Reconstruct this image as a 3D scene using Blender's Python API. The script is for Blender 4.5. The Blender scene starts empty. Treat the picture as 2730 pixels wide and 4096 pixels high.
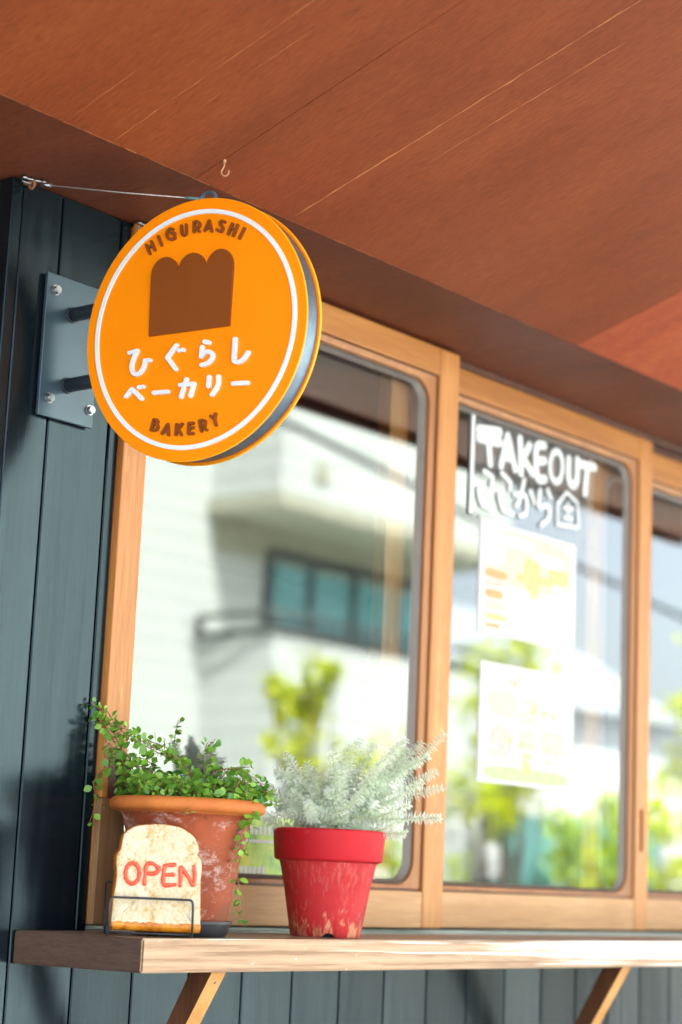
import bpy, bmesh, math, random
import numpy as np
from mathutils import Vector, Matrix, Quaternion

# ------------------------------------------------------------------ camera, sky, sun, exposure
S = bpy.context.scene
COL = S.collection
rad = math.radians

cam_data = bpy.data.cameras.new("camera")
cam = bpy.data.objects.new("camera", cam_data)
COL.objects.link(cam)
CAM = Vector((-1.8437, -2.0751, 0.0888))
Rr = Vector((0.63596445, -0.7705348, 0.04272403))
Uu = Vector((-0.17162394, -0.08724067, 0.98129215))
Ff = Vector((0.75239248, 0.63139939, 0.18772419))
m = Matrix((Rr, Uu, -Ff)).transposed().to_4x4()
m.translation = CAM
cam.matrix_world = m
cam_data.sensor_fit = 'VERTICAL'
cam_data.sensor_height = 36.0
cam_data.lens = 7671.2 / 4096 * 36
cam_data.clip_start = 0.05
cam_data.clip_end = 400
cam_data.dof.use_dof = True
cam_data.dof.focus_distance = 2.75
cam_data.dof.aperture_fstop = 2.5
cam_data.dof.aperture_blades = 9
S.camera = cam

SUN_EL, SUN_AZ = 52, -22          # degrees; azimuth from +Y towards +X
world = bpy.data.worlds.new("World")
S.world = world
world.use_nodes = True
nt = world.node_tree
nt.nodes.clear()
sky = nt.nodes.new('ShaderNodeTexSky')
sky.sky_type = 'NISHITA'
sky.sun_disc = False
sky.sun_elevation = rad(SUN_EL)
sky.sun_rotation = rad(SUN_AZ)
sky.air_density = 1.0
sky.dust_density = 3.0
sky.ozone_density = 1.0
hs = nt.nodes.new('ShaderNodeHueSaturation')
hs.inputs['Saturation'].default_value = 0.5
bg = nt.nodes.new('ShaderNodeBackground')
bg.inputs['Strength'].default_value = 0.15
out = nt.nodes.new('ShaderNodeOutputWorld')
nt.links.new(sky.outputs[0], hs.inputs['Color'])
nt.links.new(hs.outputs[0], bg.inputs[0])
nt.links.new(bg.outputs[0], out.inputs[0])

sun_data = bpy.data.lights.new("sun", 'SUN')
sun_data.energy = 4.6
sun_data.angle = rad(0.6)
sun_data.color = (1.0, 0.97, 0.91)
sun = bpy.data.objects.new("sun", sun_data)
COL.objects.link(sun)
sd = Vector((math.sin(rad(SUN_AZ)) * math.cos(rad(SUN_EL)), math.cos(rad(SUN_AZ)) * math.cos(rad(SUN_EL)), math.sin(rad(SUN_EL))))
sun.rotation_euler = sd.to_track_quat('Z', 'Y').to_euler()
sun.location = sd * 30

S.view_settings.view_transform = 'Standard'
S.view_settings.look = 'None'
S.view_settings.gamma = 1.0
S.view_settings.use_curve_mapping = False
S.view_settings.exposure = 2.72
S.render.engine = 'CYCLES'
S.cycles.use_denoising = True
S.cycles.max_bounces = 10
S.cycles.diffuse_bounces = 5
S.cycles.glossy_bounces = 5
S.cycles.transparent_max_bounces = 16
S.cycles.sample_clamp_indirect = 6.0
S.cycles.caustics_reflective = False
S.cycles.caustics_refractive = False

random.seed(11)
rng = random.Random(5)

# ------------------------------------------------------------------ material helpers
def new_mat(name):
    m = bpy.data.materials.new(name)
    m.use_nodes = True
    n = m.node_tree.nodes
    n.clear()
    o = n.new('ShaderNodeOutputMaterial')
    b = n.new('ShaderNodeBsdfPrincipled')
    m.node_tree.links.new(b.outputs[0], o.inputs[0])
    return m, m.node_tree, b

def c4(c):
    return (c[0], c[1], c[2], 1.0)

def tex_coord(t, scale=(1, 1, 1), loc=(0, 0, 0), rot=(0, 0, 0), kind='Object'):
    tc = t.nodes.new('ShaderNodeTexCoord')
    mp = t.nodes.new('ShaderNodeMapping')
    mp.inputs['Scale'].default_value = scale
    mp.inputs['Location'].default_value = loc
    mp.inputs['Rotation'].default_value = rot
    t.links.new(tc.outputs[kind], mp.inputs[0])
    return mp.outputs[0]

def noise(t, vec, scale, detail=4, rough=0.55, dist=0.0):
    n = t.nodes.new('ShaderNodeTexNoise')
    n.inputs['Scale'].default_value = scale
    n.inputs['Detail'].default_value = detail
    n.inputs['Roughness'].default_value = rough
    n.inputs['Distortion'].default_value = dist
    t.links.new(vec, n.inputs['Vector'])
    return n.outputs['Fac']

def ramp(t, fac, stops, interp='LINEAR'):
    r = t.nodes.new('ShaderNodeValToRGB')
    r.color_ramp.interpolation = interp
    e = r.color_ramp.elements
    e[0].position, e[0].color = stops[0][0], c4(stops[0][1])
    e[1].position, e[1].color = stops[-1][0], c4(stops[-1][1])
    for p, c in stops[1:-1]:
        x = e.new(p)
        x.color = c4(c)
    t.links.new(fac, r.inputs[0])
    return r.outputs[0]

def mix(t, fac, a, b, mode='MIX'):
    x = t.nodes.new('ShaderNodeMix')
    x.data_type = 'RGBA'
    x.blend_type = mode
    for s, v in ((x.inputs[0], fac), (x.inputs[6], a), (x.inputs[7], b)):
        if hasattr(v, 'links') or isinstance(v, bpy.types.NodeSocket):
            t.links.new(v, s)
        elif isinstance(v, (int, float)):
            s.default_value = v
        else:
            s.default_value = c4(v)
    return x.outputs[2]

def mth(t, op, a, b=None, clamp=False):
    x = t.nodes.new('ShaderNodeMath')
    x.operation = op
    x.use_clamp = clamp
    for s, v in ((x.inputs[0], a), (x.inputs[1], b)):
        if v is None:
            continue
        if isinstance(v, bpy.types.NodeSocket):
            t.links.new(v, s)
        else:
            s.default_value = v
    return x.outputs[0]

def bump(t, b, h, strength=0.3, dist=0.002):
    n = t.nodes.new('ShaderNodeBump')
    n.inputs['Strength'].default_value = strength
    n.inputs['Distance'].default_value = dist
    t.links.new(h, n.inputs['Height'])
    t.links.new(n.outputs[0], b.inputs['Normal'])

def plain(name, color, rough=0.5, metal=0.0, spec=0.5, var=0.12, vscale=30, bmp=0.0, coat=0.0):
    m, t, b = new_mat(name)
    v = tex_coord(t)
    f = noise(t, v, vscale, 5)
    dark = tuple(max(0, x * (1 - var)) for x in color)
    lite = tuple(min(1, x * (1 + var)) for x in color)
    t.links.new(ramp(t, f, [(0.3, dark), (0.7, lite)]), b.inputs['Base Color'])
    b.inputs['Roughness'].default_value = rough
    b.inputs['Metallic'].default_value = metal
    b.inputs['Specular IOR Level'].default_value = spec
    b.inputs['Coat Weight'].default_value = coat
    if bmp:
        bump(t, b, noise(t, v, vscale * 6, 4), bmp, 0.001)
    return m

def wood(name, cols, axis='z', scale=1.0, rough=0.5, spec=0.4, fine=0.35, bmp=0.15, wear=None, wear_cut=0.72, blotch=0.0):
    """grain runs along axis; cols: dark, mid, light"""
    m, t, b = new_mat(name)
    st = {'x': (0.06, 1, 1), 'y': (1, 0.06, 1), 'z': (1, 1, 0.06)}[axis]
    v = tex_coord(t, st)
    big = noise(t, v, 22 * scale, 5, 0.6, 0.6)
    small = noise(t, v, 240 * scale, 3, 0.6)
    f = mth(t, 'ADD', mth(t, 'MULTIPLY', big, 1 - fine), mth(t, 'MULTIPLY', small, fine))
    col = ramp(t, f, [(0.32, cols[0]), (0.5, cols[1]), (0.68, cols[2])])
    if blotch:
        bl = noise(t, tex_coord(t, (1, 1, 1), (3, 1, 7)), 5, 3)
        col = mix(t, mth(t, 'MULTIPLY', mth(t, 'SUBTRACT', bl, 0.4, True), blotch * 3, True), col, cols[0])
    if wear:
        w = noise(t, tex_coord(t, st, (5, 2, 1)), 36 * scale, 6, 0.7, 0.3)
        w2 = noise(t, tex_coord(t), 9, 3)
        wf = mth(t, 'MULTIPLY', mth(t, 'SUBTRACT', mth(t, 'ADD', mth(t, 'MULTIPLY', w, 0.7), mth(t, 'MULTIPLY', w2, 0.3)), wear_cut - 0.2), 14, True)
        col = mix(t, wf, col, wear)
    t.links.new(col, b.inputs['Base Color'])
    b.inputs['Roughness'].default_value = rough
    b.inputs['Specular IOR Level'].default_value = spec
    if bmp:
        bump(t, b, f, bmp, 0.0015)
    return m

MAT = {}
# dark stained cladding
def clad_mat():
    m, t, b = new_mat("dark_stained_board")
    v = tex_coord(t, (1, 1, 0.035))
    big = noise(t, v, 30, 5, 0.6, 1.2)
    small = noise(t, v, 300, 3, 0.6)
    f = mth(t, 'ADD', mth(t, 'MULTIPLY', big, 0.6), mth(t, 'MULTIPLY', small, 0.4))
    col = ramp(t, f, [(0.3, (0.0020, 0.0045, 0.006)), (0.52, (0.0034, 0.0078, 0.0095)), (0.72, (0.007, 0.014, 0.0155))])
    isl = t.nodes.new('ShaderNodeNewGeometry')
    col = mix(t, mth(t, 'MULTIPLY', isl.outputs['Random Per Island'], 0.30), col, (0.010, 0.013, 0.018))
    # knots
    vo = t.nodes.new('ShaderNodeTexVoronoi')
    vo.inputs['Scale'].default_value = 3.1
    t.links.new(tex_coord(t, (1.0, 1.0, 0.55), (0.35, 0, 0.22)), vo.inputs['Vector'])
    rg = mth(t, 'SINE', mth(t, 'MULTIPLY', vo.outputs['Distance'], 420))
    near = mth(t, 'SUBTRACT', 1.0, mth(t, 'MULTIPLY', vo.outputs['Distance'], 16), True)
    kn = mth(t, 'MULTIPLY', near, mth(t, 'ADD', mth(t, 'MULTIPLY', rg, 0.25), 0.35), True)
    col = mix(t, kn, col, (0.030, 0.045, 0.042))
    t.links.new(col, b.inputs['Base Color'])
    t.links.new(ramp(t, big, [(0.3, (0.15,) * 3), (0.7, (0.25,) * 3)]), b.inputs['Roughness'])
    t.links.new(mth(t, 'MULTIPLY', mth(t, 'ADD', mth(t, 'MULTIPLY', isl.outputs['Random Per Island'], 0.24), 0.20), mth(t, 'ADD', mth(t, 'MULTIPLY', f, 1.5), 0.25)), b.inputs['Specular IOR Level'])
    b.inputs['Specular Tint'].default_value = (0.58, 0.86, 1.0, 1)
    bump(t, b, f, 0.14, 0.0010)
    return m
MAT['clad'] = clad_mat()
MAT['gap'] = plain("dark_gap", (0.004, 0.005, 0.006), 0.9, var=0.3)

def soffit_mat(name, dark, mid, lite, streak=True, streak_n=22.0, seed=0):
    m, t, b = new_mat(name)
    v = tex_coord(t, (1, 0.05, 0.05), (seed, 0, 0))
    big = noise(t, v, 14, 5, 0.6, 0.4)
    fl = noise(t, tex_coord(t, (1, 0.10, 0.10), (seed, 1, 0)), 420, 3, 0.7)
    blot = noise(t, tex_coord(t, (1, 0.45, 0.45), (2, seed, 0)), 7, 4, 0.6)
    f = mth(t, 'ADD', mth(t, 'ADD', mth(t, 'MULTIPLY', big, 0.20), mth(t, 'MULTIPLY', fl, 0.55)), mth(t, 'MULTIPLY', blot, 0.25))
    col = ramp(t, f, [(0.36, dark), (0.5, mid), (0.64, lite)])
    sp = noise(t, tex_coord(t, (1, 0.12, 0.12), (seed, 5, 0)), 520, 2, 0.5)
    col = mix(t, mth(t, 'MULTIPLY', mth(t, 'SUBTRACT', sp, 0.60), 4, True), col, tuple(x * 0.6 for x in dark))
    if streak:
        st = noise(t, tex_coord(t, (1, 0.018, 0.018), (seed + 3, 0, 0)), streak_n, 6, 0.75, 0.2)
        gate = noise(t, tex_coord(t, (0.6, 1, 1), (seed, 9, 0)), 4.5, 3)
        sf = mth(t, 'MULTIPLY', mth(t, 'MULTIPLY', mth(t, 'SUBTRACT', st, 0.66), 16, True), mth(t, 'MULTIPLY', mth(t, 'SUBTRACT', gate, 0.45), 5, True))
        col = mix(t, mth(t, 'MULTIPLY', sf, 0.5), col, (0.55, 0.22, 0.07))
    t.links.new(col, b.inputs['Base Color'])
    b.inputs['Roughness'].default_value = 0.5
    b.inputs['Specular IOR Level'].default_value = 0.2
    bump(t, b, fl, 0.08, 0.0006)
    return m
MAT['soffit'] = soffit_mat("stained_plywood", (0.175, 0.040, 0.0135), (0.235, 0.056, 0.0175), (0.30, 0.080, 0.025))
MAT['soffit_in'] = soffit_mat("stained_plywood_shaded", (0.095, 0.027, 0.014), (0.15, 0.043, 0.019), (0.20, 0.060, 0.024), False, seed=4)  # inner strip's dimmer light is put into this darker colour
MAT['soffit_red'] = soffit_mat("red_plywood", (0.26, 0.05, 0.024), (0.40, 0.082, 0.030), (0.52, 0.14, 0.04), False, seed=8)
MAT['scuff'] = plain("raw_veneer", (0.50, 0.195, 0.065), 0.6, var=0.35, vscale=60)
MAT['frame'] = wood("honey_varnished_wood", ((0.34, 0.125, 0.028), (0.47, 0.192, 0.048), (0.58, 0.275, 0.080)), 'z', 0.8, 0.42, 0.4, 0.42, 0.18, wear=(0.72, 0.36, 0.10), wear_cut=0.78)
MAT['frame_x'] = wood("honey_varnished_rail", ((0.30, 0.105, 0.022), (0.42, 0.165, 0.038), (0.52, 0.235, 0.062)), 'x', 0.8, 0.42, 0.4, 0.3, 0.12)
MAT['rail'] = wood("pale_worn_rail", ((0.38, 0.19, 0.075), (0.52, 0.29, 0.125), (0.62, 0.39, 0.19)), 'x', 0.8, 0.5, 0.35, 0.4, 0.15, blotch=0.5)
MAT['bead'] = wood("shaded_glazing_bead", ((0.24, 0.082, 0.018), (0.34, 0.125, 0.030), (0.44, 0.18, 0.048)), 'z', 0.8, 0.4, 0.4, 0.3, 0.1)  # frame wood darkened to carry the shade of the recess
MAT['frame_old'] = wood("weathered_brown_jamb", ((0.17, 0.085, 0.035), (0.27, 0.145, 0.065), (0.36, 0.21, 0.10)), 'z', 0.8, 0.55, 0.35, 0.35, 0.15)
MAT['groove'] = plain("dark_brown_rebate", (0.09, 0.032, 0.016), 0.5, var=0.3)
MAT['shelf_top'] = wood("stained_shelf_top", ((0.13, 0.085, 0.055), (0.22, 0.145, 0.095), (0.30, 0.21, 0.14)), 'x', 0.6, 0.38, 0.5, 0.3, 0.12)
MAT['shelf_end'] = wood("shaded_end_grain", ((0.050, 0.028, 0.018), (0.075, 0.043, 0.028), (0.10, 0.060, 0.040)), 'y', 1.6, 0.6, 0.3, 0.5, 0.25)  # dark stained end grain, with the unlit end's shade in the colour
def shelf_front():
    m, t, b = new_mat("worn_shelf_front")
    v = tex_coord(t, (0.022, 1, 1))
    ring = noise(t, v, 130, 3, 0.5, 0.5)
    small = noise(t, tex_coord(t, (0.05, 1, 1)), 420, 3)
    f = mth(t, 'ADD', mth(t, 'MULTIPLY', ring, 0.72), mth(t, 'MULTIPLY', small, 0.28))
    col = ramp(t, f, [(0.38, (0.27, 0.145, 0.070)), (0.5, (0.44, 0.262, 0.142)), (0.62, (0.52, 0.33, 0.195))])
    tc = t.nodes.new('ShaderNodeTexCoord')
    sx = t.nodes.new('ShaderNodeSeparateXYZ')
    t.links.new(tc.outputs['Object'], sx.inputs[0])
    # near-white streaks, denser towards the counter end and along the top arris
    w = noise(t, tex_coord(t, (0.012, 1, 1), (2, 0, 3)), 210, 5, 0.6, 0.15)
    alongx = mth(t, 'MULTIPLY', mth(t, 'SUBTRACT', sx.outputs[0], 0.38), 0.30, False)
    alongx = mth(t, 'MINIMUM', mth(t, 'MAXIMUM', alongx, 0.0), 0.23)
    top = mth(t, 'MULTIPLY', mth(t, 'ADD', sx.outputs[2], 0.026), 6.0)
    wf = mth(t, 'MULTIPLY', mth(t, 'SUBTRACT', mth(t, 'ADD', mth(t, 'ADD', w, alongx), mth(t, 'MINIMUM', mth(t, 'MAXIMUM', top, -0.08), 0.11)), 0.68), 9, True)
    chip = noise(t, tex_coord(t, (0.35, 1, 1)), 170, 3)
    cf = mth(t, 'MULTIPLY', mth(t, 'SUBTRACT', chip, 0.715), 30, True)
    col = mix(t, mth(t, 'MAXIMUM', wf, cf), col, (0.95, 0.90, 0.80))
    t.links.new(col, b.inputs['Base Color'])
    b.inputs['Roughness'].default_value = 0.5
    bump(t, b, f, 0.15, 0.001)
    return m
MAT['shelf_front'] = shelf_front()
MAT['brace'] = wood("brace_wood_lit", ((0.55, 0.24, 0.06), (0.70, 0.33, 0.10), (0.80, 0.44, 0.16)), 'z', 1, 0.5, 0.4)  # lit copy: front face colour raised for light from below
MAT['brace_shaded'] = wood("brace_wood_shaded", ((0.07, 0.028, 0.012), (0.11, 0.042, 0.018), (0.15, 0.06, 0.026)), 'z', 1, 0.5, 0.3)  # shaded copy of the same wood for the faces turned from the light

def sign_paint(name, col, rough=0.38):
    m, t, b = new_mat(name)
    f = noise(t, tex_coord(t), 9, 4)
    cc = ramp(t, f, [(0.3, tuple(x * 0.93 for x in col)), (0.7, col)])
    sp = noise(t, tex_coord(t, (1, 1, 1), (3, 3, 3)), 260, 2)
    cc = mix(t, mth(t, 'MULTIPLY', mth(t, 'SUBTRACT', sp, 0.76), 14, True), cc, tuple(x * 0.4 + 0.03 for x in col))
    t.links.new(cc, b.inputs['Base Color'])
    b.inputs['Roughness'].default_value = rough
    b.inputs['Specular IOR Level'].default_value = 0.35
    bump(t, b, noise(t, tex_coord(t), 700, 2), 0.06, 0.0004)
    return m
MAT['orange'] = sign_paint("orange_sign_paint", (1.0, 0.280, 0.0))
MAT['orange_edge'] = sign_paint("orange_edge_highlight", (1.0, 0.42, 0.02))  # lighter orange puts a highlight into the disc edge colour
MAT['signbrown'] = sign_paint("brown_sign_paint", (0.235, 0.062, 0.010))
MAT['signwhite'] = sign_paint("white_sign_paint", (0.80, 0.86, 0.88))
MAT['band'] = plain("blue_grey_metal_band", (0.15, 0.21, 0.27), 0.36, 0.75, var=0.15, vscale=60)
MAT['steel'] = plain("painted_steel_plate", (0.05, 0.085, 0.11), 0.30, 0.35, var=0.10, vscale=14)
MAT['rod'] = plain("dark_painted_tube", (0.030, 0.042, 0.055), 0.42, 0.2, var=0.2, vscale=40)
MAT['chrome'] = plain("bolt_steel", (0.34, 0.36, 0.37), 0.36, 1.0, var=0.2)
MAT['galv'] = plain("galvanised_wire", (0.45, 0.43, 0.40), 0.45, 0.6, var=0.2, vscale=200)
MAT['rust'] = plain("rusty_steel", (0.30, 0.13, 0.06), 0.6, 0.4, var=0.5, vscale=120)
MAT['sleeve'] = plain("green_sleeve", (0.12, 0.26, 0.25), 0.5)
MAT['gasket'] = plain("grey_glazing_gasket", (0.12, 0.098, 0.08), 0.45, var=0.1)

def glass():
    m = bpy.data.materials.new("window_glass")
    m.use_nodes = True
    t = m.node_tree
    t.nodes.clear()
    o = t.nodes.new('ShaderNodeOutputMaterial')
    mx = t.nodes.new('ShaderNodeMixShader')
    tr = t.nodes.new('ShaderNodeBsdfTransparent')
    tr.inputs[0].default_value = (0.80, 0.86, 0.85, 1)
    gl = t.nodes.new('ShaderNodeBsdfGlossy')
    gl.inputs['Roughness'].default_value = 0.0
    gl.inputs['Color'].default_value = (0.95, 1.0, 0.985, 1)
    fr = t.nodes.new('ShaderNodeFresnel')
    fr.inputs['IOR'].default_value = 1.6
    # both faces of the pane mirror: about twice one face
    f2 = mth(t, 'ADD', mth(t, 'MULTIPLY', fr.outputs[0], 1.6), GLASS_BASE, True)
    t.links.new(f2, mx.inputs[0])
    t.links.new(tr.outputs[0], mx.inputs[1])
    t.links.new(gl.outputs[0], mx.inputs[2])
    t.links.new(mx.outputs[0], o.inputs[0])
    return m
GLASS_BASE = 0.048
MAT['glass'] = glass()

def clear_sheet():
    m = bpy.data.materials.new("clear_acrylic_sheet")
    m.use_nodes = True
    t = m.node_tree
    t.nodes.clear()
    o = t.nodes.new('ShaderNodeOutputMaterial')
    mx = t.nodes.new('ShaderNodeMixShader')
    tr = t.nodes.new('ShaderNodeBsdfTransparent')
    df = t.nodes.new('ShaderNodeBsdfDiffuse')
    df.inputs[0].default_value = (0.75, 0.8, 0.8, 1)
    mx.inputs[0].default_value = 0.06
    t.links.new(tr.outputs[0], mx.inputs[1])
    t.links.new(df.outputs[0], mx.inputs[2])
    t.links.new(mx.outputs[0], o.inputs[0])
    return m
MAT['clear'] = clear_sheet()
MAT['marker'] = plain("white_marker_paint", (0.68, 0.71, 0.71), 0.6, var=0.03)

def pot_mat(name, base, base2, stain, stain_cut, streaky=False, dark=None):
    m, t, b = new_mat(name)
    v = tex_coord(t)
    f = noise(t, v, 14, 5, 0.6)
    col = ramp(t, f, [(0.3, base2), (0.68, base)])
    n1 = noise(t, tex_coord(t, (1, 1, 0.16) if streaky else (1, 1, 1.6), (1, 2, 3)), 150 if streaky else 30, 8, 0.78, 0.25)
    n2 = noise(t, tex_coord(t, (1, 1, 1), (7, 2, 3)), 8, 3)
    s = mth(t, 'ADD', mth(t, 'MULTIPLY', n1, 0.72), mth(t, 'MULTIPLY', n2, 0.28))
    sf = mth(t, 'MULTIPLY', mth(t, 'SUBTRACT', s, stain_cut), 9, True)
    col = mix(t, mth(t, 'MULTIPLY', sf, 0.42 if streaky else 0.68), col, stain)
    if streaky:       # paint rubbed through to tan clay near the foot
        tc = t.nodes.new('ShaderNodeTexCoord')
        sx = t.nodes.new('ShaderNodeSeparateXYZ')
        t.links.new(tc.outputs['Object'], sx.inputs[0])
        low = mth(t, 'MULTIPLY', mth(t, 'SUBTRACT', 0.042, sx.outputs[2]), 5.0)
        ft = noise(t, tex_coord(t, (1, 1, 0.35), (8, 1, 1)), 95, 6, 0.7)
        ff = mth(t, 'MULTIPLY', mth(t, 'SUBTRACT', mth(t, 'ADD', ft, mth(t, 'MINIMUM', mth(t, 'MAXIMUM', low, -0.12), 0.12)), 0.60), 12, True)
        col = mix(t, mth(t, 'MULTIPLY', ff, 0.7), col, (0.62, 0.34, 0.17))
    if dark:
        d = noise(t, tex_coord(t, (1, 1, 0.8), (4, 4, 9)), 17, 5, 0.65)
        col = mix(t, mth(t, 'MULTIPLY', mth(t, 'SUBTRACT', d, 0.60), 6, True), col, dark)
    t.links.new(col, b.inputs['Base Color'])
    b.inputs['Roughness'].default_value = 0.62
    b.inputs['Specular IOR Level'].default_value = 0.3
    bump(t, b, n1, 0.12, 0.0012)
    return m
MAT['terra'] = pot_mat("stained_terracotta", (0.34, 0.076, 0.025), (0.215, 0.043, 0.017), (0.70, 0.58, 0.50), 0.52, False, (0.16, 0.075, 0.045))
MAT['terra_rim'] = pot_mat("terracotta_rim", (0.62, 0.20, 0.040), (0.46, 0.12, 0.028), (0.28, 0.12, 0.05), 0.60)
MAT['redpot'] = pot_mat("flaking_red_paint", (0.53, 0.030, 0.032), (0.44, 0.014, 0.018), (0.60, 0.24, 0.17), 0.52, True, (0.20, 0.02, 0.02))
MAT['redrim'] = pot_mat("worn_red_paint", (0.52, 0.010, 0.018), (0.45, 0.008, 0.015), (0.45, 0.16, 0.10), 0.575)
MAT['black'] = plain("black_plastic", (0.018, 0.020, 0.023), 0.45, var=0.2)
MAT['soil'] = plain("potting_soil", (0.035, 0.022, 0.014), 0.95, var=0.5, vscale=160)

def leaf(name, c1, c2, rough=0.4, trans=0.3, tcol=None):
    m, t, b = new_mat(name)
    g = t.nodes.new('ShaderNodeNewGeometry')
    n = noise(t, tex_coord(t), 35, 3)
    f = mth(t, 'ADD', mth(t, 'MULTIPLY', g.outputs['Random Per Island'], 0.65), mth(t, 'MULTIPLY', n, 0.35))
    col = ramp(t, f, [(0.1, c1), (0.9, c2)])
    t.links.new(col, b.inputs['Base Color'])
    b.inputs['Roughness'].default_value = rough
    b.inputs['Specular IOR Level'].default_value = 0.5
    o = [x for x in t.nodes if x.type == 'OUTPUT_MATERIAL'][0]
    tl = t.nodes.new('ShaderNodeBsdfTranslucent')
    if tcol:
        tl.inputs[0].default_value = c4(tcol)
    else:
        t.links.new(col, tl.inputs[0])
    mx = t.nodes.new('ShaderNodeMixShader')
    mx.inputs[0].default_value = trans
    t.links.new(b.outputs[0], mx.inputs[1])
    t.links.new(tl.outputs[0], mx.inputs[2])
    t.links.new(mx.outputs[0], o.inputs[0])
    return m
MAT['vine'] = leaf("vine_leaf", (0.03, 0.18, 0.022), (0.34, 0.60, 0.07), 0.30, 0.3)
MAT['vinestem'] = plain("vine_stem", (0.24, 0.10, 0.045), 0.6)
MAT['silver'] = leaf("silver_leaf", (0.70, 0.83, 0.62), (0.98, 0.985, 0.93), 0.5, 0.5)
MAT['silverstem'] = plain("silver_stem", (0.50, 0.54, 0.34), 0.6)
MAT['lime'] = leaf("lime_leaf", (0.36, 0.50, 0.015), (0.76, 0.78, 0.02), 0.45, 0.35)
MAT['green'] = leaf("hedge_leaf", (0.22, 0.40, 0.02), (0.58, 0.68, 0.03), 0.45, 0.3)
MAT['bark'] = plain("bark", (0.11, 0.075, 0.05), 0.85, var=0.4, vscale=40)

def bread_mat():
    m, t, b = new_mat("bread_crumb_and_crust")
    tc = t.nodes.new('ShaderNodeTexCoord')
    n1 = noise(t, tex_coord(t, (1, 1, 0.7)), 170, 6, 0.7, 0.6)
    n2 = noise(t, tex_coord(t, (1, 1, 1), (4, 1, 2)), 26, 4, 0.6)
    s = mth(t, 'ADD', mth(t, 'MULTIPLY', n1, 0.6), mth(t, 'MULTIPLY', n2, 0.4))
    col = ramp(t, s, [(0.43, (0.74, 0.65, 0.46)), (0.53, (0.69, 0.56, 0.33)), (0.62, (0.58, 0.35, 0.11)), (0.70, (0.44, 0.18, 0.03))])
    vo = t.nodes.new('ShaderNodeTexVoronoi')
    vo.inputs['Scale'].default_value = 75
    t.links.new(tex_coord(t, (1, 1, 0.8), (0.3, 0.1, 0.2)), vo.inputs['Vector'])
    hole = mth(t, 'MULTIPLY', mth(t, 'SUBTRACT', 0.26, vo.outputs['Distance']), 4, True)
    col = mix(t, mth(t, 'MULTIPLY', hole, 0.35), col, (0.62, 0.44, 0.16))
    t.links.new(col, b.inputs['Base Color'])
    b.inputs['Roughness'].default_value = 0.7
    b.inputs['Subsurface Weight'].default_value = 0.0
    h = mth(t, 'SUBTRACT', n1, mth(t, 'MULTIPLY', hole, 0.5))
    bump(t, b, h, 0.9, 0.004)
    return m
MAT['crumb'] = bread_mat()
def crust_mat():
    m, t, b = new_mat("baked_crust")
    f = noise(t, tex_coord(t), 60, 6, 0.65, 0.5)
    t.links.new(ramp(t, f, [(0.28, (0.12, 0.03, 0.005)), (0.42, (0.46, 0.135, 0.006)), (0.60, (0.66, 0.25, 0.012)), (0.80, (0.74, 0.44, 0.10))]), b.inputs['Base Color'])
    b.inputs['Roughness'].default_value = 0.36
    bump(t, b, f, 0.4, 0.0015)
    return m
MAT['crust'] = crust_mat()
m, t, b = new_mat("red_jam_gel")
b.inputs['Base Color'].default_value = (0.86, 0.085, 0.022, 1)
b.inputs['Roughness'].default_value = 0.28
b.inputs['Coat Weight'].default_value = 0.15
b.inputs['Coat Roughness'].default_value = 0.05
t.links.new(ramp(t, noise(t, tex_coord(t), 160, 3), [(0.3, (0.72, 0.045, 0.010)), (0.7, (0.86, 0.095, 0.022))]), b.inputs['Base Color'])
MAT['gel'] = m

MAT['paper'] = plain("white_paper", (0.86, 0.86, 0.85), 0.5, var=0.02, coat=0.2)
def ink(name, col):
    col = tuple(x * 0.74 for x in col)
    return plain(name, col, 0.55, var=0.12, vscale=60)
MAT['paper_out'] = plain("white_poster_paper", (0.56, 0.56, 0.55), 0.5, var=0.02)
MAT['ink_y'] = ink("pale_yellow_print", (0.74, 0.60, 0.26))
MAT['ink_y2'] = ink("cream_print", (0.74, 0.68, 0.52))
MAT['ink_o'] = ink("orange_print", (0.70, 0.42, 0.17))
MAT['ink_o2'] = ink("amber_print", (0.74, 0.50, 0.10))
MAT['ink_r'] = ink("pink_print", (0.74, 0.58, 0.52))
MAT['ink_g'] = ink("green_print_reflection", (0.56, 0.68, 0.34))
MAT['ink_k'] = ink("grey_print", (0.62, 0.64, 0.63))
MAT['ink_l'] = ink("lilac_print", (0.68, 0.68, 0.73))

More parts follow.
